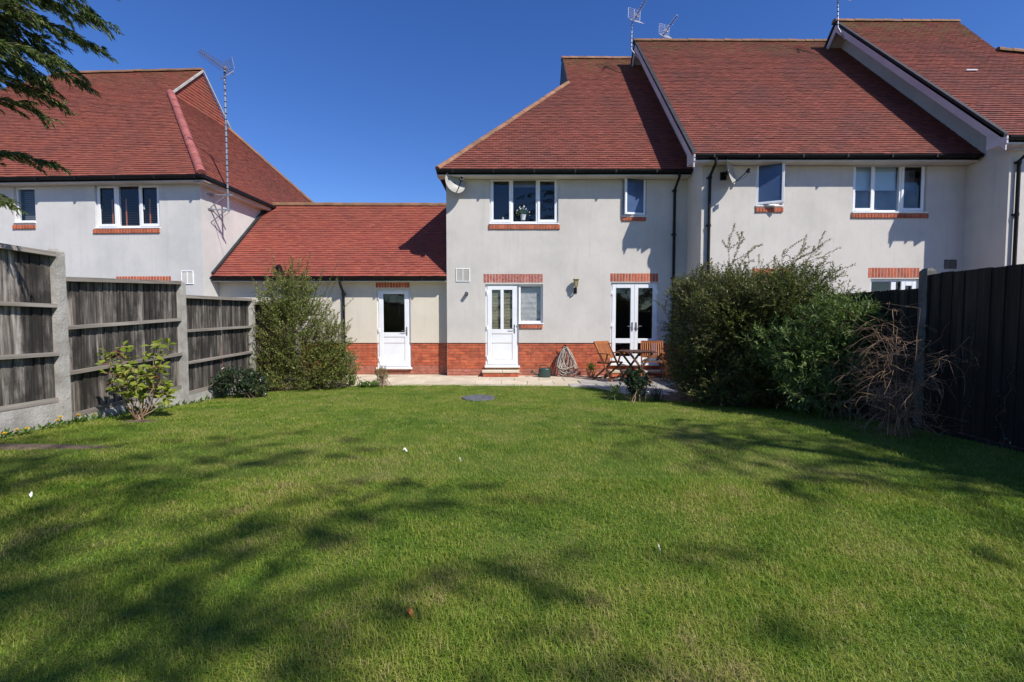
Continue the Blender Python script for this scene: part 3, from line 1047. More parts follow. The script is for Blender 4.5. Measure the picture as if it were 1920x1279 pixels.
# ================================================================== MAIN HOUSE
K47 = 1.077
house = thing('main_house', 'two storey pale rendered house with red brick base, patio doors and hipped red tile roof', 'house', (0, MAIN_D, 0), 'rendered houses with red tile roofs')
D = MAIN_D
ztop_brick = PX(900, 643, D)[1]
win_big = wxz((918, 1047, 332, 421), D)
win_small = wxz((1167, 1212, 330, 407), D)
door_f = wxz((910, 972.5, 533, 687), D)
win_kit = wxz((972.5, 1018, 533, 608), D)
fr_f = wxz((1145, 1234, 530, 683), D)
De = D - .33
ze = PX(950, 317, De)[1]
zs = ze - .16
hole_door = (door_f[0], door_f[1], door_f[2], door_f[3])
hole_kit = (win_kit[0], win_kit[1], win_kit[2], door_f[3])
holes = [win_big, win_small, hole_door, hole_kit, fr_f]
m = MB()
wall_sheet(m, D, XM0, XM1 + .3, ztop_brick, zs, holes, .11)
m.quad((XM0, D, 0), (XM0, D + 9.5, 0), (XM0, D + 9.5, zs), (XM0, D, zs))
m.quad((XM0, D + 9.5, 0), (XM1, D + 9.5, 0), (XM1, D + 9.5, zs), (XM0, D + 9.5, zs))
m.build('wall', M['render'], house)
dado(house, D, XM0, XM1, ztop_brick, 12, [(hole_door[0], hole_door[1], door_f[2] - .03, 3), (fr_f[0], fr_f[1], fr_f[2] - .03, 3)])
for h in (win_big, win_small, (hole_door[0], hole_kit[1], hole_door[2], hole_door[3]), fr_f):
    m = MB(); room_box(m, D, *h); m.build('room', M['room'], house)
wx = lambda x: PX(x, 380, D)[0]
wb = window(house, D, *win_big, splits=(wx(960), wx(1007)), case=(0, 2))
MB().box(wx(963), wx(1004), D + .16, D + .165, PX(0, 348, D)[1], PX(0, 335, D)[1]).build('blind', M['roller_grey'], wb)
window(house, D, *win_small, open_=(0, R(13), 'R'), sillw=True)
sill_bricks(house, D, *wxz((916, 1050, 421.5, 430), D))
sill_bricks(house, D, *wxz((1165.5, 1211, 407.5, 414.5), D))
sill_bricks(house, D, *wxz((974.5, 1017.5, 608.5, 616), D))
soldier(house, D, *wxz((906.5, 1018, 513.5, 530), D), kind='brick_pale')
soldier(house, D, *wxz((1144, 1234, 512.5, 528.5), D), kind='brick')
zz = lambda y: PX(960, y, D)[1]
door_leaf(house, D, *door_f, (zz(617.5), zz(543.5)), (zz(675), zz(626)), mull=True, blind='blind_cream')
wk = window(house, D, *win_kit, sillw=True)
s = MB(); slat_blind(s, win_kit[0] + .05, win_kit[1] - .05, win_kit[2] + .08, win_kit[3] - .05, D + .16, .032, 1.0); s.build('blind', M['blind_white'], wk)
# french doors
x0, x1, z0, z1 = fr_f
y0 = D + .05
m = MB(); frame(m, x0, x1, z0, z1, y0, y0 + .07, .05, .06)
fd = m.build('french_doors', M['upvc'], house)
MB().bev(x0 - .02, x1 + .02, D - .05, y0, z0 - .03, z0 + .015).build('threshold', M['sill_white'], fd)
xm = (x0 + x1) / 2
for a, b, s_ in ((x0 + .04, xm - .002, -1), (xm + .002, x1 - .04, 1)):
    lf = MB(); yl = y0 - .02
    frame(lf, a, b, z0 + .04, z1 - .04, yl, y0 + .03, .095, .16, trans=[((zz(635) + zz(643.5)) / 2, .12)])
    lf.build('leaf', M['upvc'], fd)
    MB().quad((a + .09, y0, z0 + .2), (b - .09, y0, z0 + .2), (b - .09, y0, z1 - .13), (a + .09, y0, z1 - .13)).build('pane', M['glass'], fd)
    handle_set(fd, xm + s_ * .05, yl, z0 + .98, s_)
    h = MB(); hx = a - .01 if s_ < 0 else b + .01
    for z in (z0 + .25, z0 + .97, z1 - .3): h.box(hx - .03, hx + .03, yl - .02, yl, z, z + .10)
    h.build('hinge', M['upvc'], fd)
vent(house, D, (855, 881, 503.5, 528.5))
a_ = PX(875, 551, D)
m = MB(); m.tube([(a_[0], D, a_[1] - .01), (a_[0] + .005, D - .12, a_[1])], .045, 14, cap=False); m.tube([(a_[0], D, a_[1] - .01), (a_[0] + .005, D - .11, a_[1])], .032, 12)
m.build('waste_pipe', M['alu_dark'], house)
a_ = wxz((868, 882, 692.5, 697), D)
MB().box(a_[0], a_[1], D + .012, D + .03, a_[2], a_[3]).build('air_brick', M['brick_pale'], house)
# roof
HS = 3.63; RT_ = 5.1
xe = PX(821, 318, De)[0]
zr = ze + K47 * RT_
e0, e1 = Vector((xe, De, ze)), Vector((XM1, De, ze))
hp = Vector((xe + HS, De + HS, ze + K47 * HS))
r0, r1 = Vector((xe + HS, De + RT_, zr)), Vector((XM1, De + RT_, zr))
front = [e0, e1, r1, r0, hp]
bk = Vector((xe, De + 2 * RT_, ze)); hb = Vector((xe + HS, De + 2 * RT_ - HS, ze + K47 * HS))
side = [bk, e0, hp, hb]
back = [Vector((XM1, De + 2 * RT_, ze)), bk, hb, r0, r1]
m = MB(); deck(m, front); deck(m, side); deck(m, back)
m.add([hp - Vector((0, 0, .05)), hb - Vector((0, 0, .05)), r0], [(0, 1, 2)])
roof = m.build('roof', M['lead'], house)
cand, stuff = [], MB()
roof_face(roof, front, M['tile_main'], 300, cand, stuff)
n_front = len(cand)
roof_face(roof, side, M['tile_main'], 0, cand, stuff)
finish_tiles(roof, M['tile_main'], cand, stuff)
ridge_run(roof, r0 + Vector((-.05, 0, .02)), r1, M['ridge_brown'], .11)
ridge_run(roof, e0 + Vector((.0, .0, .02)), hp + Vector((0, 0, .02)), M['ridge_brown'], .085)
ridge_run(roof, bk + Vector((0, 0, .03)), hb + Vector((0, 0, .03)), M['ridge_brown'], .105)
m = MB(); m.bar(hp + Vector((-.03, -.02, .0)), r0 + Vector((-.03, 0, .0)), .03, .16); m.bar(hb + Vector((-.03, .02, .0)), r0 + Vector((-.03, 0, 0)), .03, .16)
m.build('gablet_board', M['lead'], roof)
gutter(house, xe - .03, XM1 - .02, De - .03, ze - .03, De + .03, D + .01)
m = MB(); m.box(xe - .03, xe + .03, De - .06, De + 2 * RT_, ze - .10, ze + .0); m.box(xe, XM0, De + .03, De + 2 * RT_, ze - .14, ze - .12)
m.build('side_gutter', M['black'], house)
downpipe(house, PX(1262.5, 450, D)[0], D, ze - .08, 0.02, De - .03, D)

# ================================================================== NEXT HOUSE (middle of the terrace)
def verge(house, roof, X, De, ze, t, k, wallX, dark=True):
    p0, p1, p2 = Vector((X, De - .02, ze)), Vector((X, De + t, ze + k * t)), Vector((X, De + 2 * t, ze))
    m = MB()
    dn = Vector((0, 0, -.17))
    for a, b in ((p0, p1), (p1, p2)):
        V = []
        for q in (a, b):
            V += [q + Vector((0, 0, -.03)), q + Vector((.028, 0, -.03)), q + Vector((.028, 0, -.30)), q + Vector((0, 0, -.30))]
        m.add(V, [(0, 1, 5, 4), (1, 2, 6, 5), (2, 3, 7, 6), (3, 0, 4, 7), (0, 3, 2, 1), (4, 5, 6, 7)])
    # boxed foot at the eaves
    yw = De + .36
    pf = [(De - .045, ze - .02), (De - .045, ze - .17), (De + .02, ze - .17), (yw, ze - .17), (yw, ze - .28 + k * .37), (De + .02, ze - .03)]
    m.add([(X - .004, a, b) for a, b in pf] + [(X + .032, a, b) for a, b in pf], [(0, 1, 2, 3, 4, 5), (11, 10, 9, 8, 7, 6)] + [(i, 6 + i, 6 + (i + 1) % 6, (i + 1) % 6) for i in range(6)])
    m.box(X + .032, wallX + .02, De + .02, yw, ze - .17, ze - .15)
    m.build('bargeboard', M['board_white_shaded'], house)
    m = MB()
    for a, b in ((p0, p1), (p1, p2)):
        V = []
        for q in (a, b):
            V += [q + Vector((-.03, 0, .045)), q + Vector((.06, 0, .045)), q + Vector((.06, 0, -.03)), q + Vector((-.03, 0, -.03))]
        m.add(V, [(0, 1, 5, 4), (1, 2, 6, 5), (2, 3, 7, 6), (3, 0, 4, 7), (0, 3, 2, 1), (4, 5, 6, 7)])
    m.build('verge_edge', M['lead'], roof)
    m = MB()
    for a, b in ((p0, p1), (p1, p2)):
        V = []
        for q in (a, b):
            V += [q + Vector((.028, 0, -.10)), Vector((wallX, q.y, q.z - .10))]
        m.add(V, [(0, 1, 3, 2)])
    m.build('verge_soffit', M['board_white_shaded'], house)

def gable_wall(mb, X, D, De, ze, t, k, z0=0):
    f = lambda y: ze + k * (min(y, 2 * (De + t) - y) - De) - .11
    yb = De + 2 * t - (D - De)
    mb.add([(X, D, z0), (X, De + t, z0), (X, yb, z0), (X, yb, f(yb)), (X, De + t, f(De + t)), (X, D, f(D))], [(0, 1, 4, 5), (1, 2, 3, 4)])

D = MID_D
house = thing('middle_house', 'rendered terrace house beside the main one, its blue blinds half down and bathroom window open', 'house', (XM1, MID_D, 0), 'rendered houses with red tile roofs')
De = D - .33
ze = PX(1500, 288.5, De)[1]
t_ = 5.12
zr = ze + K47 * t_
X0 = PX(1300, 288, De)[0]
w_s = wxz((1418, 1468, 305, 388), D)
w_b = wxz((1599, 1738, 304, 400), D)
f_r = wxz((1630, 1722, 523, 683), D)
f_l = wxz((1412, 1486, 523, 690), D)
holes = [w_s, w_b, f_r, f_l]
zs = ze - .16
ztb = PX(1500, 643, D)[1] - .0
m = MB()
wall_sheet(m, D, XM1, XH3 + .3, .86, zs, holes, .11)
gable_wall(m, XM1, D, De, ze, t_, K47)
m.build('wall', M['render'], house)
m = MB(); wall_sheet(m, D + .02, XM1, XH3, -.05, .86, [f_r, f_l], .09); m.build('brick_base', M['brick'], house)
for h in holes:
    m = MB(); room_box(m, D, *h); m.build('room', M['room'], house)
wx = lambda x: PX(x, 350, D)[0]
wz = lambda y: PX(1665, y, D)[1]
wb = window(house, D, *w_b, splits=(wx(1641.5), wx(1692)), case=(0, 2), hand={0: 'R'})
MB().box(wx(1601), wx(1689), D + .15, D + .156, wz(354), wz(304)).build('blind', M['roller'], wb)
MB().box(wx(1601), wx(1736), D + .30, D + .31, wz(398), wz(312)).build('curtain', pmat('net_curtain', (.13, .18, .26), (.20, .26, .34), 3, .8), wb)
m = MB(); m.lathe([(0, 0), (.10, .0), (.13, .08), (.11, .2), (.05, .26), (.06, .36), (.0, .38)], (wx(1722), D + .22, wz(382)), 14); m.build('mirror_back', M['room'], wb)
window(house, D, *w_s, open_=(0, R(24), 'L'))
sill_bricks(house, D, *wxz((1595.5, 1740, 401, 409), D))
sill_bricks(house, D, *wxz((1416, 1468, 389.5, 398), D))
soldier(house, D, *wxz((1627.5, 1724, 502, 521), D))
soldier(house, D, *wxz((1410, 1487, 503, 521), D))
# back doors seen over the fence
for (q, nm, dark) in ((f_r, 'back_doors', True), (f_l, 'back_door', False)):
    x0, x1, z0, z1 = q
    m = MB(); frame(m, x0, x1, z0, z1, D + .05, D + .11, .06, .06, mull=[((x0 + x1) / 2, .12)])
    d_ = m.build(nm, M['upvc'], house)
    m = MB(); a = x0 + .66 * (x1 - x0)
    frame(m, a - .02, x1 - .06, z0 + .06, z1 - .06, D + .03, D + .06, .10)
    m.build('leaf', M['upvc'], d_)
    MB().quad((x0 + .05, D + .08, z0 + .05), (x1 - .05, D + .08, z0 + .05), (x1 - .05, D + .08, z1 - .05), (x0 + .05, D + .08, z1 - .05)).build('pane', M['glass'], d_)
vent(house, D, (1770, 1793, 487, 504), 'vent_grille', 'alu_dark')
e0, e1 = Vector((X0, De, ze)), Vector((XH3, De, ze))
r0, r1 = Vector((X0, De + t_, zr)), Vector((XH3, De + t_, zr))
front = [e0, e1, r1, r0]
back = [Vector((XH3, De + 2 * t_, ze)), Vector((X0, De + 2 * t_, ze)), r0, r1]
m = MB(); deck(m, front); deck(m, back)
roof = m.build('roof', M['lead'], house)
cand, stuff = [], MB(); roof_face(roof, front, M['tile_mid'], 300, cand, stuff); finish_tiles(roof, M['tile_mid'], cand, stuff)
ridge_run(roof, r0 + Vector((-.04, 0, .02)), r1, M['ridge'], .11)
verge(house, roof, X0, De, ze, t_, K47, XM1)
gutter(house, X0 + .04, XH3 - .02, De - .03, ze - .03, De + .03, D + .01)
downpipe(house, PX(1328, 400, D)[0], D, ze - .08, .02, De - .03, D)

# ================================================================== RIGHT HOUSE
D = RIGHT_D
house = thing('end_house', 'nearest rendered house of the terrace, cut by the right picture edge above the dark fence', 'house', (XH3, RIGHT_D, 0), 'rendered houses with red tile roofs')
De = D - .33
ze = PX(1890, 254, De)[1]
X0 = PX(1884, 255, De)[0]
t_ = 5.14
zr = ze + K47 * t_
zs = ze - .16
m = MB()
wall_sheet(m, D, XH3, 17, 0, zs, [], .11)
gable_wall(m, XH3, D, De, ze, t_, K47)
m.build('wall', M['render'], house)
def on_slope(x, y, De, ze, k):
    a = PX(x, y, 1.0)
    az = a[1] - CAM_Z
    d = (ze - k * De - CAM_Z) / (az - k)
    return Vector((a[0] * d, d, CAM_Z + az * d))
e0, e1 = Vector((X0, De, ze)), Vector((17, De, ze))
r0 = Vector((X0, De + t_, zr))
r1 = Vector((PX(1795, 57, De + t_)[0], De + t_, zr))
q1 = on_slope(1870, 97, De, ze, K47); q2 = on_slope(1990, 132, De, ze, K47); q2.x = 17.5
e1.x = 17.5
front = [e0, e1, q2, q1, r1, r0]
m = MB(); deck(m, front)
deck(m, [Vector((17, De + 2 * t_, ze)), Vector((X0, De + 2 * t_, ze)), r0, r1])
roof = m.build('roof', M['lead'], house)
cand, stuff = [], MB(); roof_face(roof, front, M['tile_right'], 300, cand, stuff); finish_tiles(roof, M['tile_right'], cand, stuff)
ridge_run(roof, r0 + Vector((-.04, 0, .02)), r1, M['ridge'], .11)
ridge_run(roof, q1 + Vector((0, 0, .03)), q2 + Vector((0, 0, .03)), M['ridge'], .13)
m = MB(); pl = on_slope(1819, 136, De, ze, K47); m.box(pl.x - .14, pl.x + .14, pl.y - .05, pl.y + .05, pl.z + .03, pl.z + .055); m.build('vent_tile', M['upvc'], roof)
verge(house, roof, X0, De, ze, t_, K47, XH3)
gutter(house, X0 + .04, 17, De - .03, ze - .03, De + .03, D + .01)
downpipe(house, PX(1901, 400, D)[0], D, ze - .08, .02, De - .03, D)

# ================================================================== LINK GARAGE
D = GAR_D
house = thing('garage', 'single storey cream rendered garage with white half glazed door under a long red tile roof', 'garage', (-4, GAR_D, 0))
De = D - .25
ze = PX(620, 518, De)[1]
RD = 14.35
zr = PX(700, 385, RD)[1]
kg = (zr - ze) / (RD - De)
gd = wxz((706.5, 770, 543, 690), D)
ztop_b = PX(700, 643, D)[1]
m = MB()
wall_sheet(m, D, XLW - .3, XM0, ztop_b, ze - .12, [gd], .11)
m.build('wall', M['render_garage'], house)
dado(house, D, -4.95, XM0, ztop_b, 11, [(gd[0], gd[1], gd[2] - .03, 3)])
MB().box(XLW, -4.95, D + .02, D + .05, -.1, ztop_b).build('brick_base_rear', M['brick'], house)
m = MB(); room_box(m, D, *gd); m.build('room', M['room'], house)
zz = lambda y: PX(738, y, D)[1]
door_leaf(house, D, *gd, (zz(623.5), zz(551)), (zz(678), zz(632)), handle='R')
soldier(house, D, *wxz((704, 768, 529, 539.5), D))
e0, e1 = Vector((XLW - .1, De, ze)), Vector((XM0, De, ze))
r0, r1 = Vector((XLW - .1, RD, zr)), Vector((XM0, RD, zr))
bk0 = Vector((XLW - .1, 2 * RD - De, ze)); bk1 = Vector((XM0, 2 * RD - De, ze))
m = MB(); deck(m, [e0, e1, r1, r0]); deck(m, [bk1, bk0, r0, r1])
roof = m.build('roof', M['lead'], house)
cand, stuff = [], MB(); roof_face(roof, [e0, e1, r1, r0], M['tile_garage'], 300, cand, stuff); finish_tiles(roof, M['tile_garage'], cand, stuff)
ridge_run(roof, r0 + Vector((.2, 0, .02)), r1, M['ridge'], .11)
gutter(house, XLW + .02, XM0 - .02, De - .03, ze - .03, De + .03, D + .01, .085)
m = MB(); m.bar(e0 + Vector((.13, 0, .06)), r0 + Vector((.27, 0, .06)), .10, .07); m.build('flashing', M['lead'], roof)
downpipe(house, PX(645.5, 560, D)[0], D, ze - .08, .02, De - .03, D)
# flue standing through the eaves
fx, fz = PX(522, 505, De - .05)
m = MB(); m.tube([(fx + .12, De + .12, fz - .55), (fx + .10, De + .05, fz - .2), (fx, De - .02, fz + .05)], .055, 12); m.tube([(fx + .01, De - .01, fz), (fx - .03, De - .05, fz + .1)], .078, 12)
m.build('flue', M['black'], house)

# ================================================================== LEFT HOUSE (turned slightly; built square, then rotated about its corner)
TH = R(-2.5)
tn = math.tan(-TH)
PIV = Vector((XLW, LEFT_D, 0))
def LP(x, y):
    a = PX(x, y, 1.0)
    d = (LEFT_D + XLW * (-tn) * -1 * -1) / (1 + a[0] * tn) if False else (LEFT_D + tn * XLW) / (1 + a[0] * tn)
    X = a[0] * d
    return (XLW + (X - XLW) / math.cos(TH), CAM_Z + (a[1] - CAM_Z) * d)
def lrect(px):
    x0, x1, y0, y1 = px
    return LP(x0, (y0 + y1) / 2)[0], LP(x1, (y0 + y1) / 2)[0], LP((x0 + x1) / 2, y1)[1], LP((x0 + x1) / 2, y0)[1]
D = LEFT_D
house = thing('left_house', 'rendered house on the far left with a tile hung gablet and brown venetian blinds', 'house', PIV, 'rendered houses with red tile roofs')
left_root = house
De = D - .25
ze = PX(385, 327, De)[1]
kl = 1.05
t_ = 4.87; s_ = 3.52
xe = XLW + .22
zs = ze - .14
w1 = lrect((26.5, 66, 350, 419)); w2 = lrect((178, 299, 344, 429))
m = MB()
wall_sheet(m, D, -21.2, XLW, 0, zs, [w1, w2], .11)
m.quad((XLW, D, 0), (XLW, D + 9.3, 0), (XLW, D + 9.3, zs), (XLW, D, zs))
m.build('wall', M['render_left'], house)
for h in (w1, w2):
    m = MB(); room_box(m, D, *h); m.build('room', M['room'], house)
lx = lambda x: LP(x, 385)[0]
ww = window(house, D, *w1); m = MB(); slat_blind(m, w1[0] + .05, w1[1] - .05, w1[2] + .08, w1[3] - .06, D + .2, .05, 1.2); m.build('blind', M['roller_grey'], ww)
wb = window(house, D, *w2, splits=(lx(217), lx(259)), case=(0, 2), hand={2: 'L'})
m = MB(); slat_blind(m, w2[0] + .05, w2[1] - .05, w2[2] + .08, w2[3] - .05, D + .17, .06, .35); m.build('blind', M['blind_brown'], wb)
m = MB()
for x in (201, 213, 227, 254, 272, 288):
    if x in (213, 254): continue
    X = lx(x); m.box(X - .018, X + .018, D + .145, D + .148, w2[2] + .08, w2[2] + .08 + (w2[3] - w2[2]) * .62)
m.build('ladder_tape', M['tape'], wb)
sill_bricks(house, D, *lrect((175.5, 300.5, 429.5, 437.5)))
sill_bricks(house, D, *lrect((25, 68, 422, 429.5)))
soldier(house, D, *lrect((218, 321, 518, 531)))
a = lrect((340, 363, 508, 533))
m = MB(); frame(m, *a, D - .02, D, .02); m.box((a[0] + a[1]) / 2 - .008, (a[0] + a[1]) / 2 + .008, D - .018, D, a[2], a[3]); vv = m.build('vent_grille', M['upvc'], house)
MB().box(a[0] + .02, a[1] - .02, D - .008, D, a[2] + .02, a[3] - .02).build('louvre', M['soffit'], vv)
e0, e1 = Vector((-21.2, De, ze)), Vector((xe, De, ze))
hp = Vector((xe - s_, De + s_, ze + kl * s_)); hb = Vector((xe - s_, De + 2 * t_ - s_, ze + kl * s_))
r1 = Vector((xe - s_, De + t_, ze + kl * t_)); r0 = Vector((-16.3, De + t_, ze + kl * t_))
bk = Vector((xe, De + 2 * t_, ze))
front = [e0, e1, hp, r1, r0]
side = [e1, bk, hb, hp]
m = MB(); deck(m, front); deck(m, side); deck(m, [bk, Vector((-21.2, De + 2 * t_, ze)), r0, r1, hb])
roof = m.build('roof', M['lead'], house)
cand, stuff = [], MB(); roof_face(roof, front, M['tile_left'], 300, cand, stuff)
roof_face(roof, side, M['tile_left'], 0, cand, stuff)
finish_tiles(roof, M['tile_left'], cand, stuff)
cand, stuff = [], MB()
roof_face(roof, [hp + Vector((.02, 0, .02)), hb + Vector((.02, 0, .02)), r1 + Vector((.02, 0, 0))], M['tile_garage'], 0, cand, stuff)
for c in cand:
    M4 = Matrix.Translation(c[0]) @ c[1].to_4x4(); h = TW / 2 - .0025
    stuff.add([M4 @ Vector(p) for p in ((-h, 0, .012), (h, 0, .012), (h, 0, .034), (-h, 0, .034), (-h, TL, .008), (h, TL, .008))], [(0, 1, 2, 3), (3, 2, 5, 4), (0, 3, 4), (1, 5, 2), (0, 4, 5, 1)])
tag(stuff.build('gablet_tiling', M['tile_garage'], roof), kind='stuff')
m = MB(); ov = Vector((.10, 0, .0))
m.bar(hp + ov + Vector((0, -.05, .0)), r1 + ov, .04, .055); m.bar(hb + ov + Vector((0, .05, 0)), r1 + ov, .04, .055)
m.build('gablet_board', M['concrete'], roof)
ridge_run(roof, r0 + Vector((0, 0, .02)), r1 + Vector((.1, 0, .02)), M['ridge'], .11)
ridge_run(roof, e1 + Vector((0, 0, .05)), hp + Vector((0, 0, .05)), M['hip_pink'], .105, .32, down=.25)
ridge_run(roof, bk + Vector((0, 0, .03)), hb + Vector((0, 0, .03)), M['ridge'], .12)
gutter(house, -21, xe + .05, De - .03, ze - .03, De + .03, D + .01)
m = MB(); m.box(xe - .03, xe + .09, De - .06, De + 9.7, ze - .09, ze - .01); m.build('side_gutter', M['black'], house)
m = MB(); m.box(xe - .05, xe - .02, De + .03, De + 9.7, ze - .17, ze - .09); m.box(XLW, xe - .02, De + .03, De + 9.7, ze - .185, ze - .17); m.build('side_soffit', M['soffit'], house)
left_root.rotation_euler = (0, 0, TH)

# ================================================================== THINGS ON THE WALLS AND ROOFS
def dish(pos_, label, D, nv=(.74, -.66, .16)):
    X, Z = pos_
    y = D - .24
    root = thing('satellite_dish', label, 'satellite dish', (X - .05, D, Z))
    nrm = Vector(nv).normalized()
    up = Vector((0, 0, 1)); sx = up.cross(nrm).normalized(); sy = nrm.cross(sx)
    R3 = Matrix((sx, sy, nrm)).transposed().to_4x4()
    Mx = Matrix.Translation((X, y, Z)) @ R3
    m = MB()
    n, rings = 28, 5
    V, F = [], []
    for j in range(rings + 1):
        r = j / rings
        for k in range(n):
            a = 2 * math.pi * k / n
            V.append((math.cos(a) * r * .27, math.sin(a) * r * .30, r * r * .06 - .03))
    for j in range(rings):
        for k in range(n):
            F.append((j * n + k, j * n + (k + 1) % n, (j + 1) * n + (k + 1) % n, (j + 1) * n + k))
    m.add(V, F); m.add([(p[0], p[1], p[2] - .008) for p in V], F)
    m.xf(Mx); m.build('reflector', M['dish'], root, smooth=True)
    m = MB(); m.tube([(0, -.28, .01), (0, -.25, .12), (0, -.12, .36)], .011, 8); m.xf(Mx); m.build('arm', M['black'], root)
    m = MB(); m.tube([(0, -.14, .33), (0, -.08, .40)], .030, 10); m.box(-.05, .05, -.16, -.10, .34, .39); m.xf(Mx); m.build('receiver', M['black'], root)
    m = MB(); a = Mx @ Vector((0, 0, -.05)); m.tube([a, (X - .05, D - .09, Z - .03), (X - .05, D, Z - .03)], .020, 8); m.box(X - .12, X + .02, D - .02, D, Z - .12, Z + .06)
    a2 = Mx @ Vector((0, 0, -.06)); m.box(a2.x - .03, a2.x + .03, a2.y - .03, a2.y + .04, a2.z - .05, a2.z + .03); m.build('bracket', M['black'], root)
    p = [Mx @ Vector((0, -.13, .36)), Mx @ Vector((-.01, -.22, .33)), Mx @ Vector((0, -.25, .22)), Mx @ Vector((0, -.27, .05))]
    m = MB(); m.tube(p, .004, 5); m.build('cable', M['black'], root)
dish(PX(853, 342, MAIN_D - .24), 'round satellite dish facing the camera at the left top corner of the main house wall', MAIN_D, (.50, -.84, .25))
dish(PX(1369, 322, MID_D - .24), 'satellite dish seen edge on beside the open window of the middle house', MID_D)

# carriage lantern
a = PX(1080, 537, MAIN_D - .12)
lr = thing('wall_lantern', 'brass carriage lantern on the render between the back door and the patio doors', 'wall lamp', (a[0], MAIN_D, a[1]))
m = MB(); lx_, ly, lz = a[0], MAIN_D - .13, a[1]
for k in range(6):
    t0, t1 = 2 * math.pi * k / 6, 2 * math.pi * (k + 1) / 6
    m.bar((lx_ + .065 * math.cos(t0), ly + .065 * math.sin(t0), lz + .17), (lx_ + .045 * math.cos(t0), ly + .045 * math.sin(t0), lz - .0), .010, .010)
m.lathe([(.0, .20), (.085, .185), (.09, .175), (.07, .17)], (lx_, ly, lz), 6); m.lathe([(.05, .01), (.052, -.005), (.0, -.03)], (lx_, ly, lz), 6)
m.build('cage', M['brass'], lr)
m = MB(); m.lathe([(.058, .165), (.042, .01)], (lx_, ly, lz), 6); m.build('glass', pmat('lantern_glass', (.36, .30, .18), (.48, .42, .28), 20, .25), lr)
m = MB(); m.tube([(lx_, ly, lz - .02), (lx_, ly, lz - .09), (lx_, ly + .05, lz - .13), (lx_, MAIN_D, lz - .10)], .018, 8); m.box(lx_ - .04, lx_ + .04, MAIN_D - .02, MAIN_D, lz - .17, lz - .02); m.build('bracket', M['black'], lr)

def yagi(root, base, d, L, rf, n=14, el=.17):
    """log of crossed directors on a boom with a folded mesh reflector; base = reflector end, d = boom direction"""
    base = Vector(base); d = Vector(d).normalized()
    s = d.cross(Vector((0, 0, 1))).normalized(); u = s.cross(d).normalized()
    m = MB(); m.bar(base - d * .1, base + d * L, .018, .018, u); m.build('boom', M['alu_dark'], root)
    m = MB()
    for i in range(n):
        c = base + d * (.18 + (L - .2) * i / (n - 1)); w = el * (1 - .25 * i / n)
        for sg in (1, -1):
            m.bar(c - s * w * .0 + u * .02 * sg, c + (s * .8 + u * .35 * sg) * w, .007, .007, d)
            m.bar(c + u * .02 * sg, c + (-s * .8 + u * .35 * sg) * w, .007, .007, d)
    m.build('element', M['alu_pink'], root)
    m = MB()
    for sg in (1, -1):
        piv = base + u * .02 * sg
        tip = base + u * rf * sg + d * rf * .45
        for k in range(7):
            c = piv.lerp(tip, k / 6)
            m.bar(c - s * rf * .75, c + s * rf * .75, .006, .006, d)
        for q in (-.75, 0, .75): m.bar(piv + s * rf * q, tip + s * rf * q, .010, .012, d)
    m.build('reflector', M['galv'], root)
    m = MB(); c = base + d * .12
    m.box(c.x - .03, c.x + .03, c.y - .03, c.y + .03, c.z - .02, c.z + .05); m.bar(c - s * .10, c + s * .10, .022, .014, d); m.build('dipole', M['alu_pink'], root)

# tall aerial on the left house
Dm = 11.75
b0, tz = PX(428, 397, Dm), PX(421, 132, Dm)
ar = thing('tv_aerial', 'tall television aerial mast bracketed to the side wall of the left house', 'aerial', (b0[0], Dm, b0[1]))
p0 = Vector((b0[0], Dm, b0[1])); p1 = Vector((tz[0], Dm, tz[1]))
m = MB(); m.tube([p0, p1], .024, 8); m.build('mast', M['galv'], ar)
m = MB()
for k in range(22):
    c = p0.lerp(p1, .12 + .86 * k / 21); m.tube([c, c + Vector((0, 0, .022))], .028, 8)
m.build('tape_band', M['black'], ar)
yagi(ar, p1 + Vector((.14, .0, -.04)), (-.46, -.72, .22), .72, .26)
m = MB()
for k, zz_ in enumerate((.42, .05)):
    c = p0 + Vector((0, 0, zz_)); wx_ = XLW + .02
    m.bar((wx_, c.y - .02, c.z), (c.x + .12, c.y, c.z), .035, .03)
    m.bar((wx_, c.y - .02, c.z - .32), (c.x - .06, c.y, c.z - .02), .02, .02)
    m.box(wx_ - .015, wx_ + .015, c.y - .12, c.y + .08, c.z - .02, c.z + .02)
m.build('bracket', M['galv'], ar)
m = MB(); cc = [p0 + Vector((.02, 0, .3)), p0 + Vector((.03, .0, -.02)), Vector((XLW + .03, Dm + .1, p0.z - .25)), Vector((XLW + .03, Dm + .5, p0.z - 1.2))]; m.tube(cc, .006, 5); m.build('cable', M['galv'], ar)

def roof_aerial(label, foot, knee, head, D, yb, rf=.24, L=.75):
    f, k_, h = PX(*foot, D), PX(*knee, D), PX(*head, D)
    r = thing('tv_aerial', label, 'aerial', (f[0], D, f[1]))
    m = MB(); m.tube([(f[0], D, f[1]), (k_[0], D, k_[1]), (h[0], D, h[1] + .05)], .020, 7); m.build('mast', M['galv'], r)
    m = MB()
    for q in range(6):
        c = Vector((k_[0], D, k_[1])).lerp(Vector((h[0], D, h[1])), (q + .5) / 6); m.tube([c, c + Vector((0, 0, .025))], .024, 7)
    m.build('tape_band', M['black'], r)
    yagi(r, (h[0] + .06, D - .02, h[1] + .12), yb, L, rf, 8, .075)
roof_aerial('television aerial on a cranked mast where the middle house roof steps above the main house', (1197, 110), (1184, 93), (1185, 45), 15.2, (.30, -.80, .36), .30, .80)
roof_aerial('small television aerial rising behind the ridge of the middle house roof', (1241, 110), (1241, 98), (1241, 72), 16.6, (.30, -.85, .30), .29)
roof_aerial('television aerial beside the end house gable, its top cut by the picture edge', (1584, 74), (1571, 52), (1571, 2), 14.3, (.30, -.85, .30), .27)

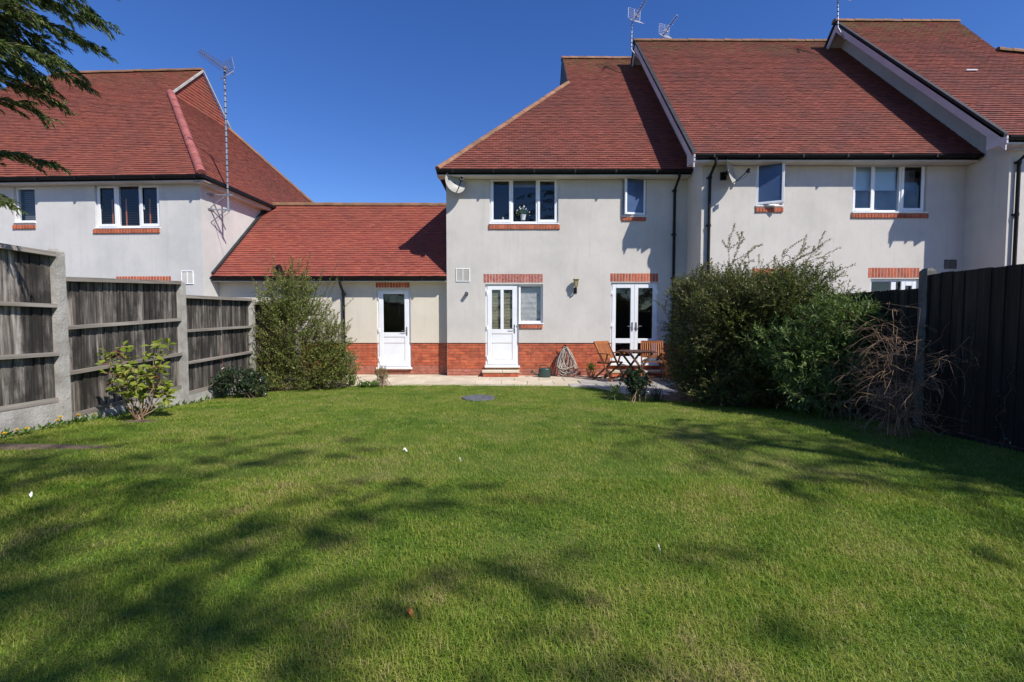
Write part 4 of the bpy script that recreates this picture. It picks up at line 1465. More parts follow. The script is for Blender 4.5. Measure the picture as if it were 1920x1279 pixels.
# plant pot and ornaments on the upstairs window ledge
X, Z = PX(981, 413, MAIN_D + .14)
pr = thing('flower_pot', 'small white pot of white flowers behind the upstairs window of the main house', 'potted plant', (X, MAIN_D + .14, Z))
m = MB(); m.lathe([(0, 0), (.052, 0), (.075, .14), (.068, .14), (.06, .12), (0, .12)], (X, MAIN_D + .15, Z), 16); m.build('pot', M['upvc'], pr)
n = 90; d = unit(RNG.normal(size=(n, 3)) * np.array([1, .5, 1]) + np.array([0, 0, .7]))
leaves('foliage', np.array([[X, MAIN_D + .15, Z + .13]]) + d * RNG.uniform(.02, .13, (n, 1)), d, .06, .035, M['leaf_green'], pr)
n = 26; d = unit(RNG.normal(size=(n, 3)) * np.array([1, .5, 1]) + np.array([0, 0, .9]))
leaves('flowers', np.array([[X, MAIN_D + .13, Z + .15]]) + d * RNG.uniform(.10, .19, (n, 1)), d, .05, .05, M['white_petal'], pr)
X, Z = PX(943, 413, MAIN_D + .14)
m = MB(); m.lathe([(0, 0), (.025, 0), (.03, .05), (.02, .06), (.022, .08), (0, .085)], (X, MAIN_D + .15, Z), 12); tag(m.build('candle_holder', M['slab'], None), 'tiny cream ornament on the left end of the upstairs window ledge', 'ornament')

# ================================================================== DOORSTEPS
def step(x0, x1, label, yf, zt=.16):
    r = thing('doorstep', label, 'doorstep', ((x0 + x1) / 2, MAIN_D - .15, 0))
    m = MB(); m.box(x0 + .02, x1 - .02, yf + .03, MAIN_D + .015, -.01, zt - .06)
    base = m.build('step_base', M['mortar'], r)
    x = x0 + .02
    while x < x1 - .03:
        a, b = x + .004, min(x + .22, x1 - .02)
        for row in range(1):
            put_brick(base, 'brick', round(b - a, 2), zt - .075, (a + b) / 2, yf + .018, .004)
        x += .225
    xm_ = x0 + .55 * (x1 - x0)
    for a, b in ((x0, xm_ - .004), (xm_ + .004, x1)):
        MB().bev(a, b, yf, MAIN_D + .012, zt - .055, zt, .008).build('tread', M['slab'], r)
a0, a1 = PX(903.5, 700, MAIN_D - .3)[0], PX(974, 700, MAIN_D - .3)[0]
step(a0, a1, 'pale slab and brick step below the white back door', MAIN_D - .30)
a0, a1 = PX(1146, 700, MAIN_D - .35)[0], PX(1256, 700, MAIN_D - .35)[0]
step(a0, a1, 'wide pale slab step below the patio doors behind the table', MAIN_D - .36)

# ================================================================== LEFT FENCE
XL = -5.2
lf_ = thing('left_fence', 'weathered grey board fence with concrete posts stepping down along the left of the lawn', 'fence', (XL, 6.0, gz(6.0)))
def cpost(parent, y, zt, zb, mat='concrete_green', x=XL, w=.11):
    m = MB()
    h = w / 2; c = .012
    V = []
    for z, q in ((zb, 0), (zt - .03, 0), (zt, .02)):
        V += [(x - h + q, y - h + q, z), (x + h - q, y - h + q, z), (x + h - q, y + h - q, z), (x - h + q, y + h - q, z)]
    F = [(i, (i + 1) % 4, 4 + (i + 1) % 4, 4 + i) for i in range(4)] + [(4 + i, 4 + (i + 1) % 4, 8 + (i + 1) % 4, 8 + i) for i in range(4)] + [(8, 9, 10, 11)]
    m.add(V, F); m.build('post', M[mat], parent)
def zat(y, yp, D=None):
    pass
p1y, p2y, p3y = 5.22, 7.15, 9.07
zP = lambda px, py: PX(px, py, 1.0)
def zray(py, px, Dd): return PX(px, py, Dd)[1]
cpost(lf_, p1y, zray(467, 100, 5.2), gz(5.2) - .2)
cpost(lf_, p2y, zray(525, 341, 7.1), gz(7.1) - .2)
cpost(lf_, p3y, zray(561, 474, 9.0), gz(9) - .2)
cpost(lf_, p1y - 1.93, zray(467, 100, 5.2) + .05, .1)
cpost(lf_, p3y + 1.93, 1.80, -.2)
cpost(lf_, p1y - 3.86, 2.4, .1)
def panel(y0, y1, zt0, zt1, zb0, zb1):
    """board panel: uprights, cap, two middle rails and a bottom rail on the garden side, gravel board below"""
    n = int((y1 - y0) / .105)
    lerp = lambda a, b, t: a + (b - a) * t
    for i in range(n):
        t0, t1 = i / n, (i + 1) / n
        ya, yb = lerp(y0, y1, t0), lerp(y0, y1, t1) + .030
        zb = lerp(zb0, zb1, t0) + .01; zt = lerp(zt0, zt1, t0) - .004 + random.gauss(0, .002)
        wob = random.gauss(0, .004); yb += random.gauss(0, .006)
        x = XL - .012
        m = MB()
        m.add([(x + wob, ya, zb), (x - .012, yb, zb), (x - .012 + random.gauss(0, .002), yb, zt), (x + wob, ya, zt), (x + .011 + wob, ya, zb), (x - .006, yb, zb), (x - .006, yb, zt), (x + .011 + wob, ya, zt)],
              [(0, 1, 2, 3), (7, 6, 5, 4), (0, 4, 5, 1), (3, 2, 6, 7), (0, 3, 7, 4), (1, 5, 6, 2)])
        m.build('board', M['fence'], lf_)
    for f, h_, d_ in ((1.0, .050, .07), (.655, .042, .055), (.33, .042, .055), (.0, .055, .022)):
        za, zb_ = lerp(zb0, zt0, f), lerp(zb1, zt1, f)
        if f == 0: za += .03; zb_ += .03
        m = MB(); m.bar((XL + d_ / 2, y0, za), (XL + d_ / 2, y1, zb_), d_, h_); m.build('cap' if f == 1 else 'rail', M['rail'], lf_)
    m = MB()
    g0, g1 = gz(y0) - .15, gz(y1) - .15
    m.add([(XL - .025, y0, g0), (XL + .02, y0, g0), (XL + .02, y0, zb0 - .003), (XL - .025, y0, zb0 - .003), (XL - .025, y1, g1), (XL + .02, y1, g1), (XL + .02, y1, zb1 - .003), (XL - .025, y1, zb1 - .003)],
          [(0, 1, 2, 3), (7, 6, 5, 4), (0, 4, 5, 1), (1, 5, 6, 2), (2, 6, 7, 3), (3, 7, 4, 0)])
    m.build('gravel_board', M['concrete_green'], lf_)
zt = zray(476, 85, 5.13); panel(p1y - 1.87, p1y - .06, zt + .02, zt, zt - 1.66, zt - 1.68)
panel(p1y - 3.80, p1y - 1.99, zt + .06, zt + .04, zt - 1.62, zt - 1.62)
panel(p1y + .06, p2y - .06, zray(523, 113, 5.27), zray(530, 333, 7.08), zray(786, 115, 5.27), zray(729, 338, 7.08))
panel(p2y + .06, p3y - .06, zray(556, 352, 7.2), zray(562, 468, 9.0), zray(742, 352, 7.2) , zray(708, 468, 9.0))
panel(p3y + .06, p3y + 1.87, 1.77, 1.77, .14, .14)

# ================================================================== RIGHT FENCE
XR = 4.5
rf_ = thing('right_fence', 'dark stained closeboard fence running along the right side of the lawn', 'fence', (XR, 5.0, gz(5)))
def rpanel(y0, y1, zt, zb):
    y = y0
    while y < y1 - .03:
        w = .125
        yb = min(y + w, y1)
        m = MB(); x = XR
        j = random.gauss(0, .003); q = random.gauss(0, .004)
        m.add([(x - .016 + j, y, zb), (x - .004, yb + .015, zb), (x - .004, yb + .015, zt + q), (x - .016 + j, y, zt + q), (x + .006, y, zb), (x + .004, yb + .015, zb), (x + .004, yb + .015, zt + q), (x + .006, y, zt + q)],
              [(0, 1, 2, 3), (7, 6, 5, 4), (0, 4, 5, 1), (3, 2, 6, 7), (0, 3, 7, 4), (1, 5, 6, 2)])
        m.build('board', M['fence_dark'], rf_)
        y += w
    m = MB(); m.box(XR + .006, XR + .05, y0, y1, zt - .14, zt - .07); m.build('rail', M['fence_dark'], rf_)
    m = MB(); m.box(XR - .03, XR + .02, y0, y1, zb - .30, zb - .003); m.build('gravel_board', M['fence_dark'], rf_)
zt1 = zray(515, 1745, 4.95)
ra = [(1.28, 3.10, zt1 + .04), (3.16, 4.945, zt1), (5.05, 6.86, zray(545, 1660, 5.5)), (6.97, 8.78, 1.72), (8.89, 10.70, 1.70)]
for y0, y1, zt_ in ra:
    rpanel(y0, y1, zt_, zt_ - 1.62)
for y, z in ((1.2, zt1 + .1), (3.13, zt1 + .02), (4.985, zray(503, 1728, 4.95)), (6.915, 1.80), (8.835, 1.76), (10.76, 1.74)):
    cpost(rf_, y, z, 0, 'concrete_shaded', XR + .030, .10)

# ================================================================== GARDEN FURNITURE AND THINGS BY THE WALL
def place(root, x, y, ang, z=0.0):
    root.location = (x, y, z); root.rotation_euler = (0, 0, ang)

def folding_chair(label, cushion=False):
    r = thing('folding_chair', label, 'garden chair', (0, 0, 0), 'slatted folding chairs on the patio')
    w = .25
    for s in (-1, 1):
        MB().bar((s * w, .30, 0), (s * w, -.24, .92), .024, .042, (0, 1, 0)).build('back_leg', M['teak'], r)
        MB().bar((s * (w - .03), -.30, 0), (s * (w - .03), .22, .43), .022, .040, (0, 1, 0)).build('cross_leg', M['teak_dark'], r)
        MB().box(s * w - .028, s * w + .028, -.14, .27, .64, .662).build('armrest', M['teak'], r)
        MB().bar((s * w, .16, .64), (s * (w - .01), .10, .43), .022, .035, (0, 1, 0)).build('arm_post', M['teak'], r)
        MB().bar((s * (w - .028), -.16, .425), (s * (w - .028), .24, .435), .022, .036).build('seat_rail', M['teak_dark'], r)
    by = lambda z: .30 - .54 * z / .92
    m = MB(); m.box(-w, w, by(.90) - .012, by(.90) + .012, .865, .93); m.build('top_rail', M['teak'], r)
    m = MB(); m.box(-w, w, by(.56) - .012, by(.56) + .012, .53, .59); m.build('lower_rail', M['teak'], r)
    me = None
    for i in range(9):
        x = -w + .045 + i * (2 * w - .09) / 8
        MB().bar((x, by(.58), .57), (x, by(.88), .88), .026, .010, (0, 1, 0)).build('back_slat', M['teak'], r)
    for i in range(8):
        y = -.15 + i * .052
        MB().box(-w + .03, w - .03, y, y + .036, .442, .456).build('seat_slat', M['teak'], r)
    m = MB(); m.bar((-w, .24, .10), (w, .24, .10), .022, .03); m.bar((-w, -.24, .05), (w, -.24, .05), .022, .03); m.build('stretcher', M['teak_dark'], r)
    if cushion:
        pass
    return r

c1 = folding_chair('slatted wooden folding chair on the left of the small patio table, angled towards it')
place(c1, 2.30, 10.80, math.atan2(-.77, .64) - math.pi / 2)
c2 = folding_chair('slatted wooden folding chair behind the right of the patio table, carrying a dark cushion')
place(c2, 3.38, 10.95, math.atan2(-.97, -.25) - math.pi / 2)
m = MB()
prof = [(-.20, -.15), (.20, -.15), (.20, .22), (-.20, .22)]
for k in range(1):
    V = []
    nn = 10
    for j in range(nn + 1):
        for i in range(nn + 1):
            u, v = i / nn * 2 - 1, j / nn * 2 - 1
            hgt = .05 * (1 - abs(u) ** 4) * (1 - abs(v) ** 4)
            V.append((u * .20, .03 + v * .17, .458 + .012 + hgt))
    F = [(j * (nn + 1) + i, j * (nn + 1) + i + 1, (j + 1) * (nn + 1) + i + 1, (j + 1) * (nn + 1) + i) for j in range(nn) for i in range(nn)]
    m.add(V, F); m.add([(p[0], p[1], .459) for p in V], F)
m.xf(Matrix.Translation((3.38, 10.95, 0)) @ Matrix.Rotation(math.atan2(-.97, -.25) - math.pi / 2, 4, 'Z'))
tag(m.build('cushion', M['cushion'], None, smooth=True), 'dark slate seat cushion on the right hand folding chair', 'cushion')

tb = thing('patio_table', 'small slatted wooden folding table between the two garden chairs', 'garden table', (0, 0, 0))
m = MB()
for i in range(11):
    x = -.35 + i * .065
    hw = .35 if 1 < i < 9 else (.30 if i in (1, 9) else .22)
    MB().box(x, x + .055, -hw, hw, .722, .740).build('slat', M['teak_dark'], tb)
m = MB(); m.box(-.35, .365, -.31, -.275, .70, .721); m.box(-.35, .365, .275, .31, .70, .721); m.build('batten', M['teak_dark'], tb)
for s in (-1, 1):
    MB().bar((-.30, s * .26, 0), (.26, s * .26, .70), .022, .045, (1, 0, 0)).build('leg', M['teak_dark'], tb)
    MB().bar((.30, s * .232, 0), (-.26, s * .232, .70), .022, .045, (1, 0, 0)).build('leg', M['teak_dark'], tb)
m = MB(); m.bar((-.25, -.26, .06), (-.25, .26, .06), .02, .035); m.bar((.25, -.232, .06), (.25, .232, .06), .02, .035); m.bar((0, -.26, .36), (0, .26, .36), .02, .02); m.build('stretcher', M['teak_dark'], tb)
place(tb, 2.82, 10.33, R(12))

# garden hose on a hook
hx, hz = PX(1060, 651, MAIN_D - .1)
hr = thing('garden_hose', 'pale garden hose coiled in long loops from a hook above the brick base', 'hose', (hx, MAIN_D - .1, 0))
m = MB()
for i in range(15):
    w = random.uniform(.07, .29); Ln = random.uniform(.50, .72)
    off = random.uniform(-.10, .16); ph = random.uniform(-.03, .03); yy = MAIN_D - .05 - i * .011
    pts = []
    for k in range(29):
        t = 2 * math.pi * k / 28
        f = (1 - math.cos(t)) / 2
        x = hx + math.sin(t) * w * (.35 + .75 * f) + off * f + .02 * math.sin(3 * t + i)
        z = hz - Ln * f ** .9 + ph
        pts.append((x, yy - .10 * f - .01 * math.sin(2 * t + i), max(z, .012 + .012 * (i % 4))))
    m.tube(pts, .0105, 6, cap=False)
for sgn, w, ln in ((1, .34, .70), (1, .30, .66), (-1, .22, .70)):
    pts = []
    for k in range(17):
        t = k / 16
        pts.append((hx + sgn * w * t ** .8 + (0 if t < .8 else -.12 * sgn * (t - .8) * 5 * .5), MAIN_D - .18 - .05 * t, max(hz - .01 - ln * t ** 1.4 * 1.15, .014)))
    m.tube(pts, .011, 6)
m.build('coil', M['hose_m'], hr, smooth=True)
m = MB(); m.tube([(hx - .10, MAIN_D - .10, hz + .05), (hx - .03, MAIN_D - .12, hz + .01), (hx + .05, MAIN_D - .12, hz - .02)], .012, 6); m.tube([(hx + .28, MAIN_D - .2, .03), (hx + .18, MAIN_D - .24, .02)], .014, 6)
m.build('red_end', M['hose_red'], hr)
m = MB(); m.tube([(hx, MAIN_D, hz + .01), (hx, MAIN_D - .20, hz + .01), (hx, MAIN_D - .22, hz + .05)], .010, 6); m.box(hx - .04, hx + .04, MAIN_D - .012, MAIN_D + .02, hz - .05, hz + .05); m.build('hook', M['black'], hr)

# watering can
wx0, wy0 = PX(1021, 690, 11.42)[0], 11.42
wc = thing('watering_can', 'dark green plastic watering can on the paving beside the back doorstep', 'watering can', (wx0, wy0, 0))
m = MB()
def oval(prof, c, sx, sy, n=20):
    b = MB(); b.lathe(prof, (0, 0, 0), n)
    return [(c[0] + p[0] * sx, c[1] + p[1] * sy, c[2] + p[2]) for p in b.v], b.f
V, F = oval([(0, 0), (.125, 0), (.135, .02), (.13, .16), (.132, .20), (.12, .215), (.08, .235), (0, .24)], (wx0, wy0, 0.0), 1.15, .75)
m.add(V, F); m.build('body', M['green_plastic'], wc, smooth=True)
m = MB(); m.tube([(wx0 - .12, wy0, .05), (wx0 - .20, wy0, .07), (wx0 - .30, wy0, .13)], [.035, .022, .018], 10); m.lathe([(.02, 0), (.055, .035), (.0, .045)], (0, 0, 0), 12)
m.xf(Matrix.Translation((wx0 - .30, wy0, .13)) @ Matrix.Rotation(R(-60), 4, 'Y'), start=len(m.v) - 36)
m.build('spout', M['green_plastic'], wc)
m = MB(); m.tube([(wx0 - .10, wy0, .20), (wx0 - .13, wy0, .25), (wx0 - .08, wy0, .29), (wx0 + .03, wy0, .295), (wx0 + .10, wy0, .26), (wx0 + .13, wy0, .18)], .013, 8); m.build('handle', M['green_plastic'], wc)

def terracotta(root, x, y, h, r, z=0.0):
    m = MB(); m.lathe([(0, 0), (r * .68, 0), (r * .92, h * .78), (r, h * .78), (r * 1.02, h), (r * .88, h), (r * .86, h * .88), (0, h * .88)], (x, y, z), 22)
    m.build('pot', M['terracotta'], root, smooth=False)
px_, py_ = PX(1108, 700, 11.35)[0], 11.35
tp = thing('terracotta_pot', 'small terracotta pot with a leafy green plant between hose and chair', 'potted plant', (px_, py_, 0))
terracotta(tp, px_, py_, .20, .125)
n = 240; d = unit(RNG.normal(size=(n, 3)) + np.array([0, 0, .8]))
leaves('foliage', np.array([[px_, py_, .22]]) + d * RNG.uniform(.0, .13, (n, 1)), d + RNG.normal(0, .4, (n, 3)), .055, .022, M['leaf_green'], tp)
px_, py_ = PX(1257, 690, 11.2)[0], 11.15
tp = thing('terracotta_pot', 'tall terracotta pot standing in shade beside the right hand chair', 'plant pot', (px_, py_, 0))
terracotta(tp, px_, py_, .46, .17)
px_, py_ = PX(1272, 690, 10.8)[0], 10.8
tp = thing('terracotta_pot', 'small tilted terracotta pot at the edge of the big shrub on the patio', 'plant pot', (px_, py_, 0))
m = MB(); m.lathe([(0, 0), (.06, 0), (.085, .14), (.095, .14), (.097, .18), (.08, .18), (0, .15)], (0, 0, 0), 18); m.xf(Matrix.Translation((px_, py_, .20)) @ Matrix.Rotation(R(28), 4, 'Y')); m.build('pot', M['terracotta'], tp)
m = MB(); m.tube([(px_ + .02, py_, 0), (px_ + .02, py_, .20)], .02, 6); m.lathe([(0, 0), (.10, 0), (.10, .02), (0, .02)], (px_ + .02, py_, 0), 12); m.build('stand', M['teak_dark'], tp)

# slab over the manhole in the lawn
cx, cy = GP(897, 748)
zc = gz(cy)
m = MB(); n = 14
V = []
for z, s in ((zc - .03, 1), (zc + .022, 1), (zc + .03, .96)):
    for k in range(n):
        a = 2 * math.pi * k / n; rr = (.285 + .012 * math.sin(k * 2.1)) * s
        V.append((cx + math.cos(a) * rr, cy + math.sin(a) * rr * 1.05, z))
m.add(V, [(j * n + k, j * n + (k + 1) % n, (j + 1) * n + (k + 1) % n, (j + 1) * n + k) for j in range(2) for k in range(n)] + [tuple(range(2 * n, 3 * n))])
tag(m.build('manhole_cover', M['cover'], None), 'dark grey slab cover lying flat in the far lawn', 'manhole cover')

# ================================================================== PLANTS
def B(px, py, D, rx, ry, rz):
    X, Z = PX(px, py, D)
    return (X, D, Z, rx, ry, rz)

def shrub(name, label, cat, base, blobs, nsprig, L, nleaf, lL, lW, mat, stem_mat, upw=.5, droop=.15, group=None, shell=.35, stems=14, clip=None, zmin=.05, twr=.0028, spread=.9, grp_mats=None):
    r = thing(name, label, cat, base, group)
    P, d = blob_points(blobs, nsprig, shell)
    g = np.interp(P[:, 1], GD, GZ)
    keep = P[:, 2] > g + zmin
    if clip is not None: keep &= clip(P)
    P, d = P[keep], d[keep]
    dv = unit(d + np.array([0, 0, upw]) + RNG.normal(0, .35, d.shape))
    A, Bs, lp, ld = sprigs(P - dv * L * .5, dv, L * RNG.uniform(.6, 1.3, len(P)), nleaf, droop, spread)
    if clip is not None:
        k2 = clip(lp); lp, ld = lp[k2], ld[k2]
    twigs('twigs', A, Bs, twr, twr * .6, stem_mat, r)
    nl = len(lp)
    leaves('foliage', lp, ld, lL * RNG.uniform(.7, 1.25, nl), lW * RNG.uniform(.7, 1.2, nl), mat, r)
    A, Bs, ra, rb = [], [], [], []
    b0 = Vector(base)
    idx = RNG.choice(len(P), stems)
    for i in idx:
        tgt = Vector(P[i]); p = b0 + Vector((random.gauss(0, .14), random.gauss(0, .12), -.02))
        q0 = p; 
        for k in range(1, 6):
            t = k / 5
            q1 = p.lerp(tgt, t) + Vector((0, 0, .18 * math.sin(math.pi * t))) * (tgt - p).length * .6 + Vector((random.gauss(0, .015), random.gauss(0, .015), 0))
            A.append(q0); Bs.append(q1); ra.append(.008 * (1.15 - t)); rb.append(.008 * (1.15 - t - .2) if t < .99 else .003)
            q0 = q1
    twigs('stems', A, Bs, np.array(ra), np.array(rb), stem_mat, r, 5)
    return r

# tall shrub on the left
clipL = lambda P: (P[:, 0] > XL + .06)
bx, by_ = GP(560, 738)
tall = shrub('tall_shrub', 'tall loose olive green shrub in front of the garage at the left fence end', 'shrub', (bx, 9.4, gz(9.4)),
      [B(555, 620, 9.35, .72, .62, .85), B(540, 560, 9.4, .52, .5, .65), B(600, 680, 9.35, .55, .5, .45), B(505, 680, 9.3, .42, .45, .5), B(630, 690, 9.35, .42, .45, .38), B(530, 705, 9.2, .5, .4, .3), B(565, 712, 9.15, .85, .4, .24), B(620, 640, 9.35, .35, .4, .5)],
      3600, .28, 13, .042, .019, M['leaf_shrub'], M['stem_brown'], upw=1.0, droop=.10, clip=clipL, shell=.12, stems=60)
# long loose shoots at its top
P, T = [], []
for tx, ty, sx_, sy_ in ((490, 500, 520, 580), (520, 492, 535, 580), (545, 485, 545, 570), (577, 480, 560, 560), (560, 505, 550, 570), (610, 510, 585, 570), (632, 520, 600, 590), (480, 520, 510, 600), (472, 560, 505, 620), (640, 560, 605, 620), (645, 600, 600, 650), (500, 470, 528, 560), (512, 505, 530, 560), (598, 520, 585, 570), (625, 500, 600, 575), (468, 600, 500, 640), (655, 640, 620, 670), (482, 545, 505, 600), (550, 498, 552, 560), (588, 500, 570, 570)):
    a, b = PX(sx_, sy_, 9.35), PX(tx, ty, 9.3 + random.uniform(-.3, .3)); P.append((a[0], 9.35, a[1])); T.append((b[0] , 9.35 + random.uniform(-.25, .25), b[1]))
P, T = np.array(P), np.array(T)
A, Bs, lp, ld = sprigs(P, T - P, np.linalg.norm(T - P, axis=1) * 1.15, 50, .05, .9, 5)
twigs('long_shoots', A, Bs, .004, .003, M['stem_brown'], tall); leaves('shoot_leaves', lp, ld, .04, .017, M['leaf_shrub'], tall)

bx, by_ = GP(425, 756)
shrub('low_shrub', 'low dark glossy evergreen shrub at the foot of the left fence', 'shrub', (max(bx, XL + .32), 7.98, gz(7.98)),
      [B(400, 715, 7.9, .25, .3, .19), B(445, 712, 7.9, .30, .3, .20), B(475, 722, 8.0, .22, .25, .2)], 420, .14, 9, .055, .028, M['leaf_gloss'], M['stem_brown'], upw=.6, clip=clipL, shell=.3, stems=14)

bx, by_ = GP(652, 725)
shrub('flowering_shrub', 'small pale silvery shrub with whitish flower heads beside the tall shrub', 'shrub', (bx, by_, gz(by_)),
      [B(650, 680, by_, .13, .18, .17), B(635, 700, by_, .2, .18, .2), B(658, 672, by_ + .1, .12, .12, .12)], 300, .10, 9, .045, .020, M['leaf_pale'], M['stem_brown'], stems=12)

def tuft(name, label, px, py, n, L, W, mat, group=None, spread=.5, cat='plant', droop=.5):
    bx, by_ = GP(px, py)
    r = thing(name, label, cat, (bx, by_, gz(by_)), group)
    V, F = [], []
    for i in range(n):
        a = random.uniform(0, 2 * math.pi); ln = L * random.uniform(.6, 1.1); sp = random.uniform(.1, 1) * spread
        d = Vector((math.cos(a), math.sin(a), 0)); s = Vector((-d.y, d.x, 0)) * W / 2
        b = Vector((bx + random.gauss(0, L * .12), by_ + random.gauss(0, L * .12), gz(by_) - .01))
        q = [b + d * (ln * sp * t ** 1.5) + Vector((0, 0, ln * (t - droop * sp * t * t))) for t in (0, .35, .7, 1)]
        k = len(V)
        V += [q[0] - s, q[0] + s, q[1] - s, q[1] + s, q[2] - s * .8, q[2] + s * .8, q[3]]
        F += [(k, k + 1, k + 3, k + 2), (k + 2, k + 3, k + 5, k + 4), (k + 4, k + 5, k + 6, k + 6)]
    F2 = []
    for f in F:
        F2.append((f[0], f[1], f[2])); 
        if f[2] != f[3]: F2.append((f[0], f[2], f[3]))
    np_obj('blades', V, F2, mat, r)
    return r
tuft('strap_leaf_plant', 'tuft of upright strap leaves at the lawn edge below the pale flowering shrub', 660, 722, 60, .30, .016, M['leaf_green'], spread=.45)
bx, by_ = GP(692, 726)
shrub('herb_clump', 'low bright green leafy clump between the strap leaves and the little upright bush', 'plant', (bx, by_, gz(by_)), [(bx, by_, .05, .20, .14, .08)], 110, .09, 6, .05, .028, M['leaf_green'], M['stem_green'], upw=1.2, zmin=.0, stems=4)
bx, by_ = GP(716, 724)
shrub('upright_bush', 'small upright twiggy bush of dry stems in front of the garage door', 'shrub', (bx, by_, gz(by_)), [(bx, by_, .27, .13, .12, .16), (bx, by_, .14, .07, .07, .12)], 170, .13, 9, .020, .010, M['leaf_shrub'], M['stem_tan'], upw=1.6, stems=26, spread=.6)

# rose with large single leaves
bx, by_ = GP(262, 787); bz = gz(by_)
rose = thing('rose_bush', 'young rose bush with bright yellow green leaves in front of the left fence', 'shrub', (bx, by_, bz))
tips = [(205, 665), (232, 662), (250, 690), (268, 668), (290, 648), (305, 650), (300, 690), (305, 720), (255, 725), (215, 700), (275, 700), (240, 715), (312, 735), (228, 650), (262, 705)]
leafme = []
for v_, mt in ((0, 'leaf_rose'), (1, 'leaf_rose_red')):
    V = [(0, 0, 0), (.017, .018, .006), (.021, .042, .007), (.012, .066, .003), (0, .080, -.004), (-.012, .066, .003), (-.021, .042, .007), (-.017, .018, .006), (0, .04, 0)]
    leafme.append(mesh_of('leaf', V, [(8, i, i + 1) for i in range(0, 7)] + [(8, 7, 0)], [M[mt]]))
A, Bs, ra = [], [], []
for i, (tx, ty) in enumerate(tips):
    y_ = by_ + random.uniform(-.3, .12) if tx < 260 else by_ + random.uniform(-.15, .35)
    a = PX(tx, ty, y_); tip = Vector((max(a[0], XL + .1), y_, a[1])); p = Vector((bx + random.gauss(0, .03), by_ + random.gauss(0, .03), bz)); q0 = p
    N_ = 7; pts = [p]
    for k in range(1, N_ + 1):
        t = k / N_
        q1 = p.lerp(tip, t) + Vector((tip.x - p.x, tip.y - p.y, 0)) * (.25 * math.sin(math.pi * t)) + Vector((random.gauss(0, .012), random.gauss(0, .012), 0))
        A.append(q0); Bs.append(q1); ra.append(.008 * (1.2 - t)); q0 = q1; pts.append(q1)
    for k in range(4, N_ + 1):
        for l in range(7 if k >= 5 else 3):
            dv = Vector((random.gauss(0, 1), random.gauss(0, 1), random.gauss(.15, .4))).normalized()
            st = pts[k] + dv * random.uniform(.02, .06)
            A.append(pts[k]); Bs.append(st); ra.append(.002)
            red = random.random() < .12
            for ll in range(1 if random.random() < .6 else 2):
                o = bpy.data.objects.new('leaf', leafme[1 if red else 0])
                C.objects.link(o); o.parent = rose
                yv = (dv + Vector((random.gauss(0, .5), random.gauss(0, .5), random.gauss(-.1, .3)))).normalized()
                zv = Vector((random.gauss(.25, .35), random.gauss(-.65, .35), 1)); xv = yv.cross(zv).normalized(); zv = xv.cross(yv)
                s_c = random.uniform(.75, 1.3)
                o.matrix_local = Matrix.Translation(st - Vector((bx, by_, bz))) @ (Matrix((xv, yv, zv)).transposed() * s_c).to_4x4()
twigs('canes', A, Bs, np.array(ra), np.array(ra) * .85, M['stem_tan'], rose, 5)

# dandelions
dl = [((72, 792), 'at the foot of the near concrete post'), ((94, 798), 'second from the near post'), ((130, 792), 'in front of the middle fence panel'), ((137, 787), 'tallest beside the middle panel'), ((8, 826), 'nearest the left picture edge'), ((32, 818), 'near the soil strip'), ((50, 815), 'flat in the grass near the soil strip'), ((108, 803), 'just off the gravel board'), ((296, 770), 'to the right of the rose bush'), ((316, 766), 'farthest along behind the rose bush'), ((243, 778), 'at the left foot of the rose bush'), ((258, 773), 'between the rose stems'), ((268, 772), 'beside the rose stems on the right')]
for i, ((x, y), lb) in enumerate(dl):
    gx_, gy_ = GP(x, y); gx_ = max(gx_, XL + .08); g = gz(gy_)
    h = random.uniform(.05, .10)
    r = thing('dandelion', 'yellow dandelion ' + lb, 'flower', (gx_, gy_, g), 'dandelions along the left fence')
    m = MB(); m.tube([(gx_, gy_, g - .01), (gx_ + .004, gy_, g + h)], .002, 5); m.build('stem', M['leaf_green'], r)
    n = 26; d = unit(np.stack([np.cos(np.arange(n) * 2.4), np.sin(np.arange(n) * 2.4), RNG.uniform(.15, 1.2, n)], 1))
    leaves('petals', np.array([[gx_ + .004, gy_, g + h]]) + d * .002, d, .024, .010, M['yellow'], r)
    n = 9; d = unit(np.stack([np.cos(np.arange(n) * 2.4), np.sin(np.arange(n) * 2.4), RNG.uniform(.1, .5, n)], 1))
    leaves('rosette', np.array([[gx_, gy_, g + .005]]) + d * .005, d, .09, .022, M['leaf_green'], r, roll=.1)
# weeds along the gravel boards
P, Dv = [], []
for i in range(260):
    y = random.choice([random.uniform(3.6, 5.4), random.uniform(5.3, 9.0)]); x = XL + .06 + abs(random.gauss(0, .07))
    P.append((x, y, gz(y) + .0)); Dv.append((random.gauss(.3, .6), random.gauss(0, .6), random.uniform(.4, 1.5)))
o = leaves('weeds', P, Dv, RNG.uniform(.05, .12, len(P)), .028, M['leaf_green'], None)
tag(o, 'low green weeds growing along the foot of the left fence', 'weeds', kind='stuff')
# soil strip and soil under the rose
def soil_patch(name, cx, cy, rx, ry, label=None):
    m = MB(); n = 26; V = [(cx, cy, gz(cy) + .022)]
    for k in range(n):
        a = 2 * math.pi * k / n; q = 1 + .18 * math.sin(3 * a + cx) + .1 * math.sin(7 * a)
        x, y = cx + rx * q * math.cos(a), cy + ry * q * math.sin(a); V.append((x, y, gz(y) - .004))
    for k in range(n):
        x, y = V[k + 1][0], V[k + 1][1]; 
    m.add(V, [(0, k + 1, (k + 1) % n + 1) for k in range(n)]); tag(m.build(name, M['soil'], None), kind='structure')
gx_, gy_ = GP(60, 838); soil_patch('soil_patch', gx_, gy_, .80, .13)
gx_, gy_ = GP(262, 790); soil_patch('soil_patch', gx_, gy_, .24, .12)

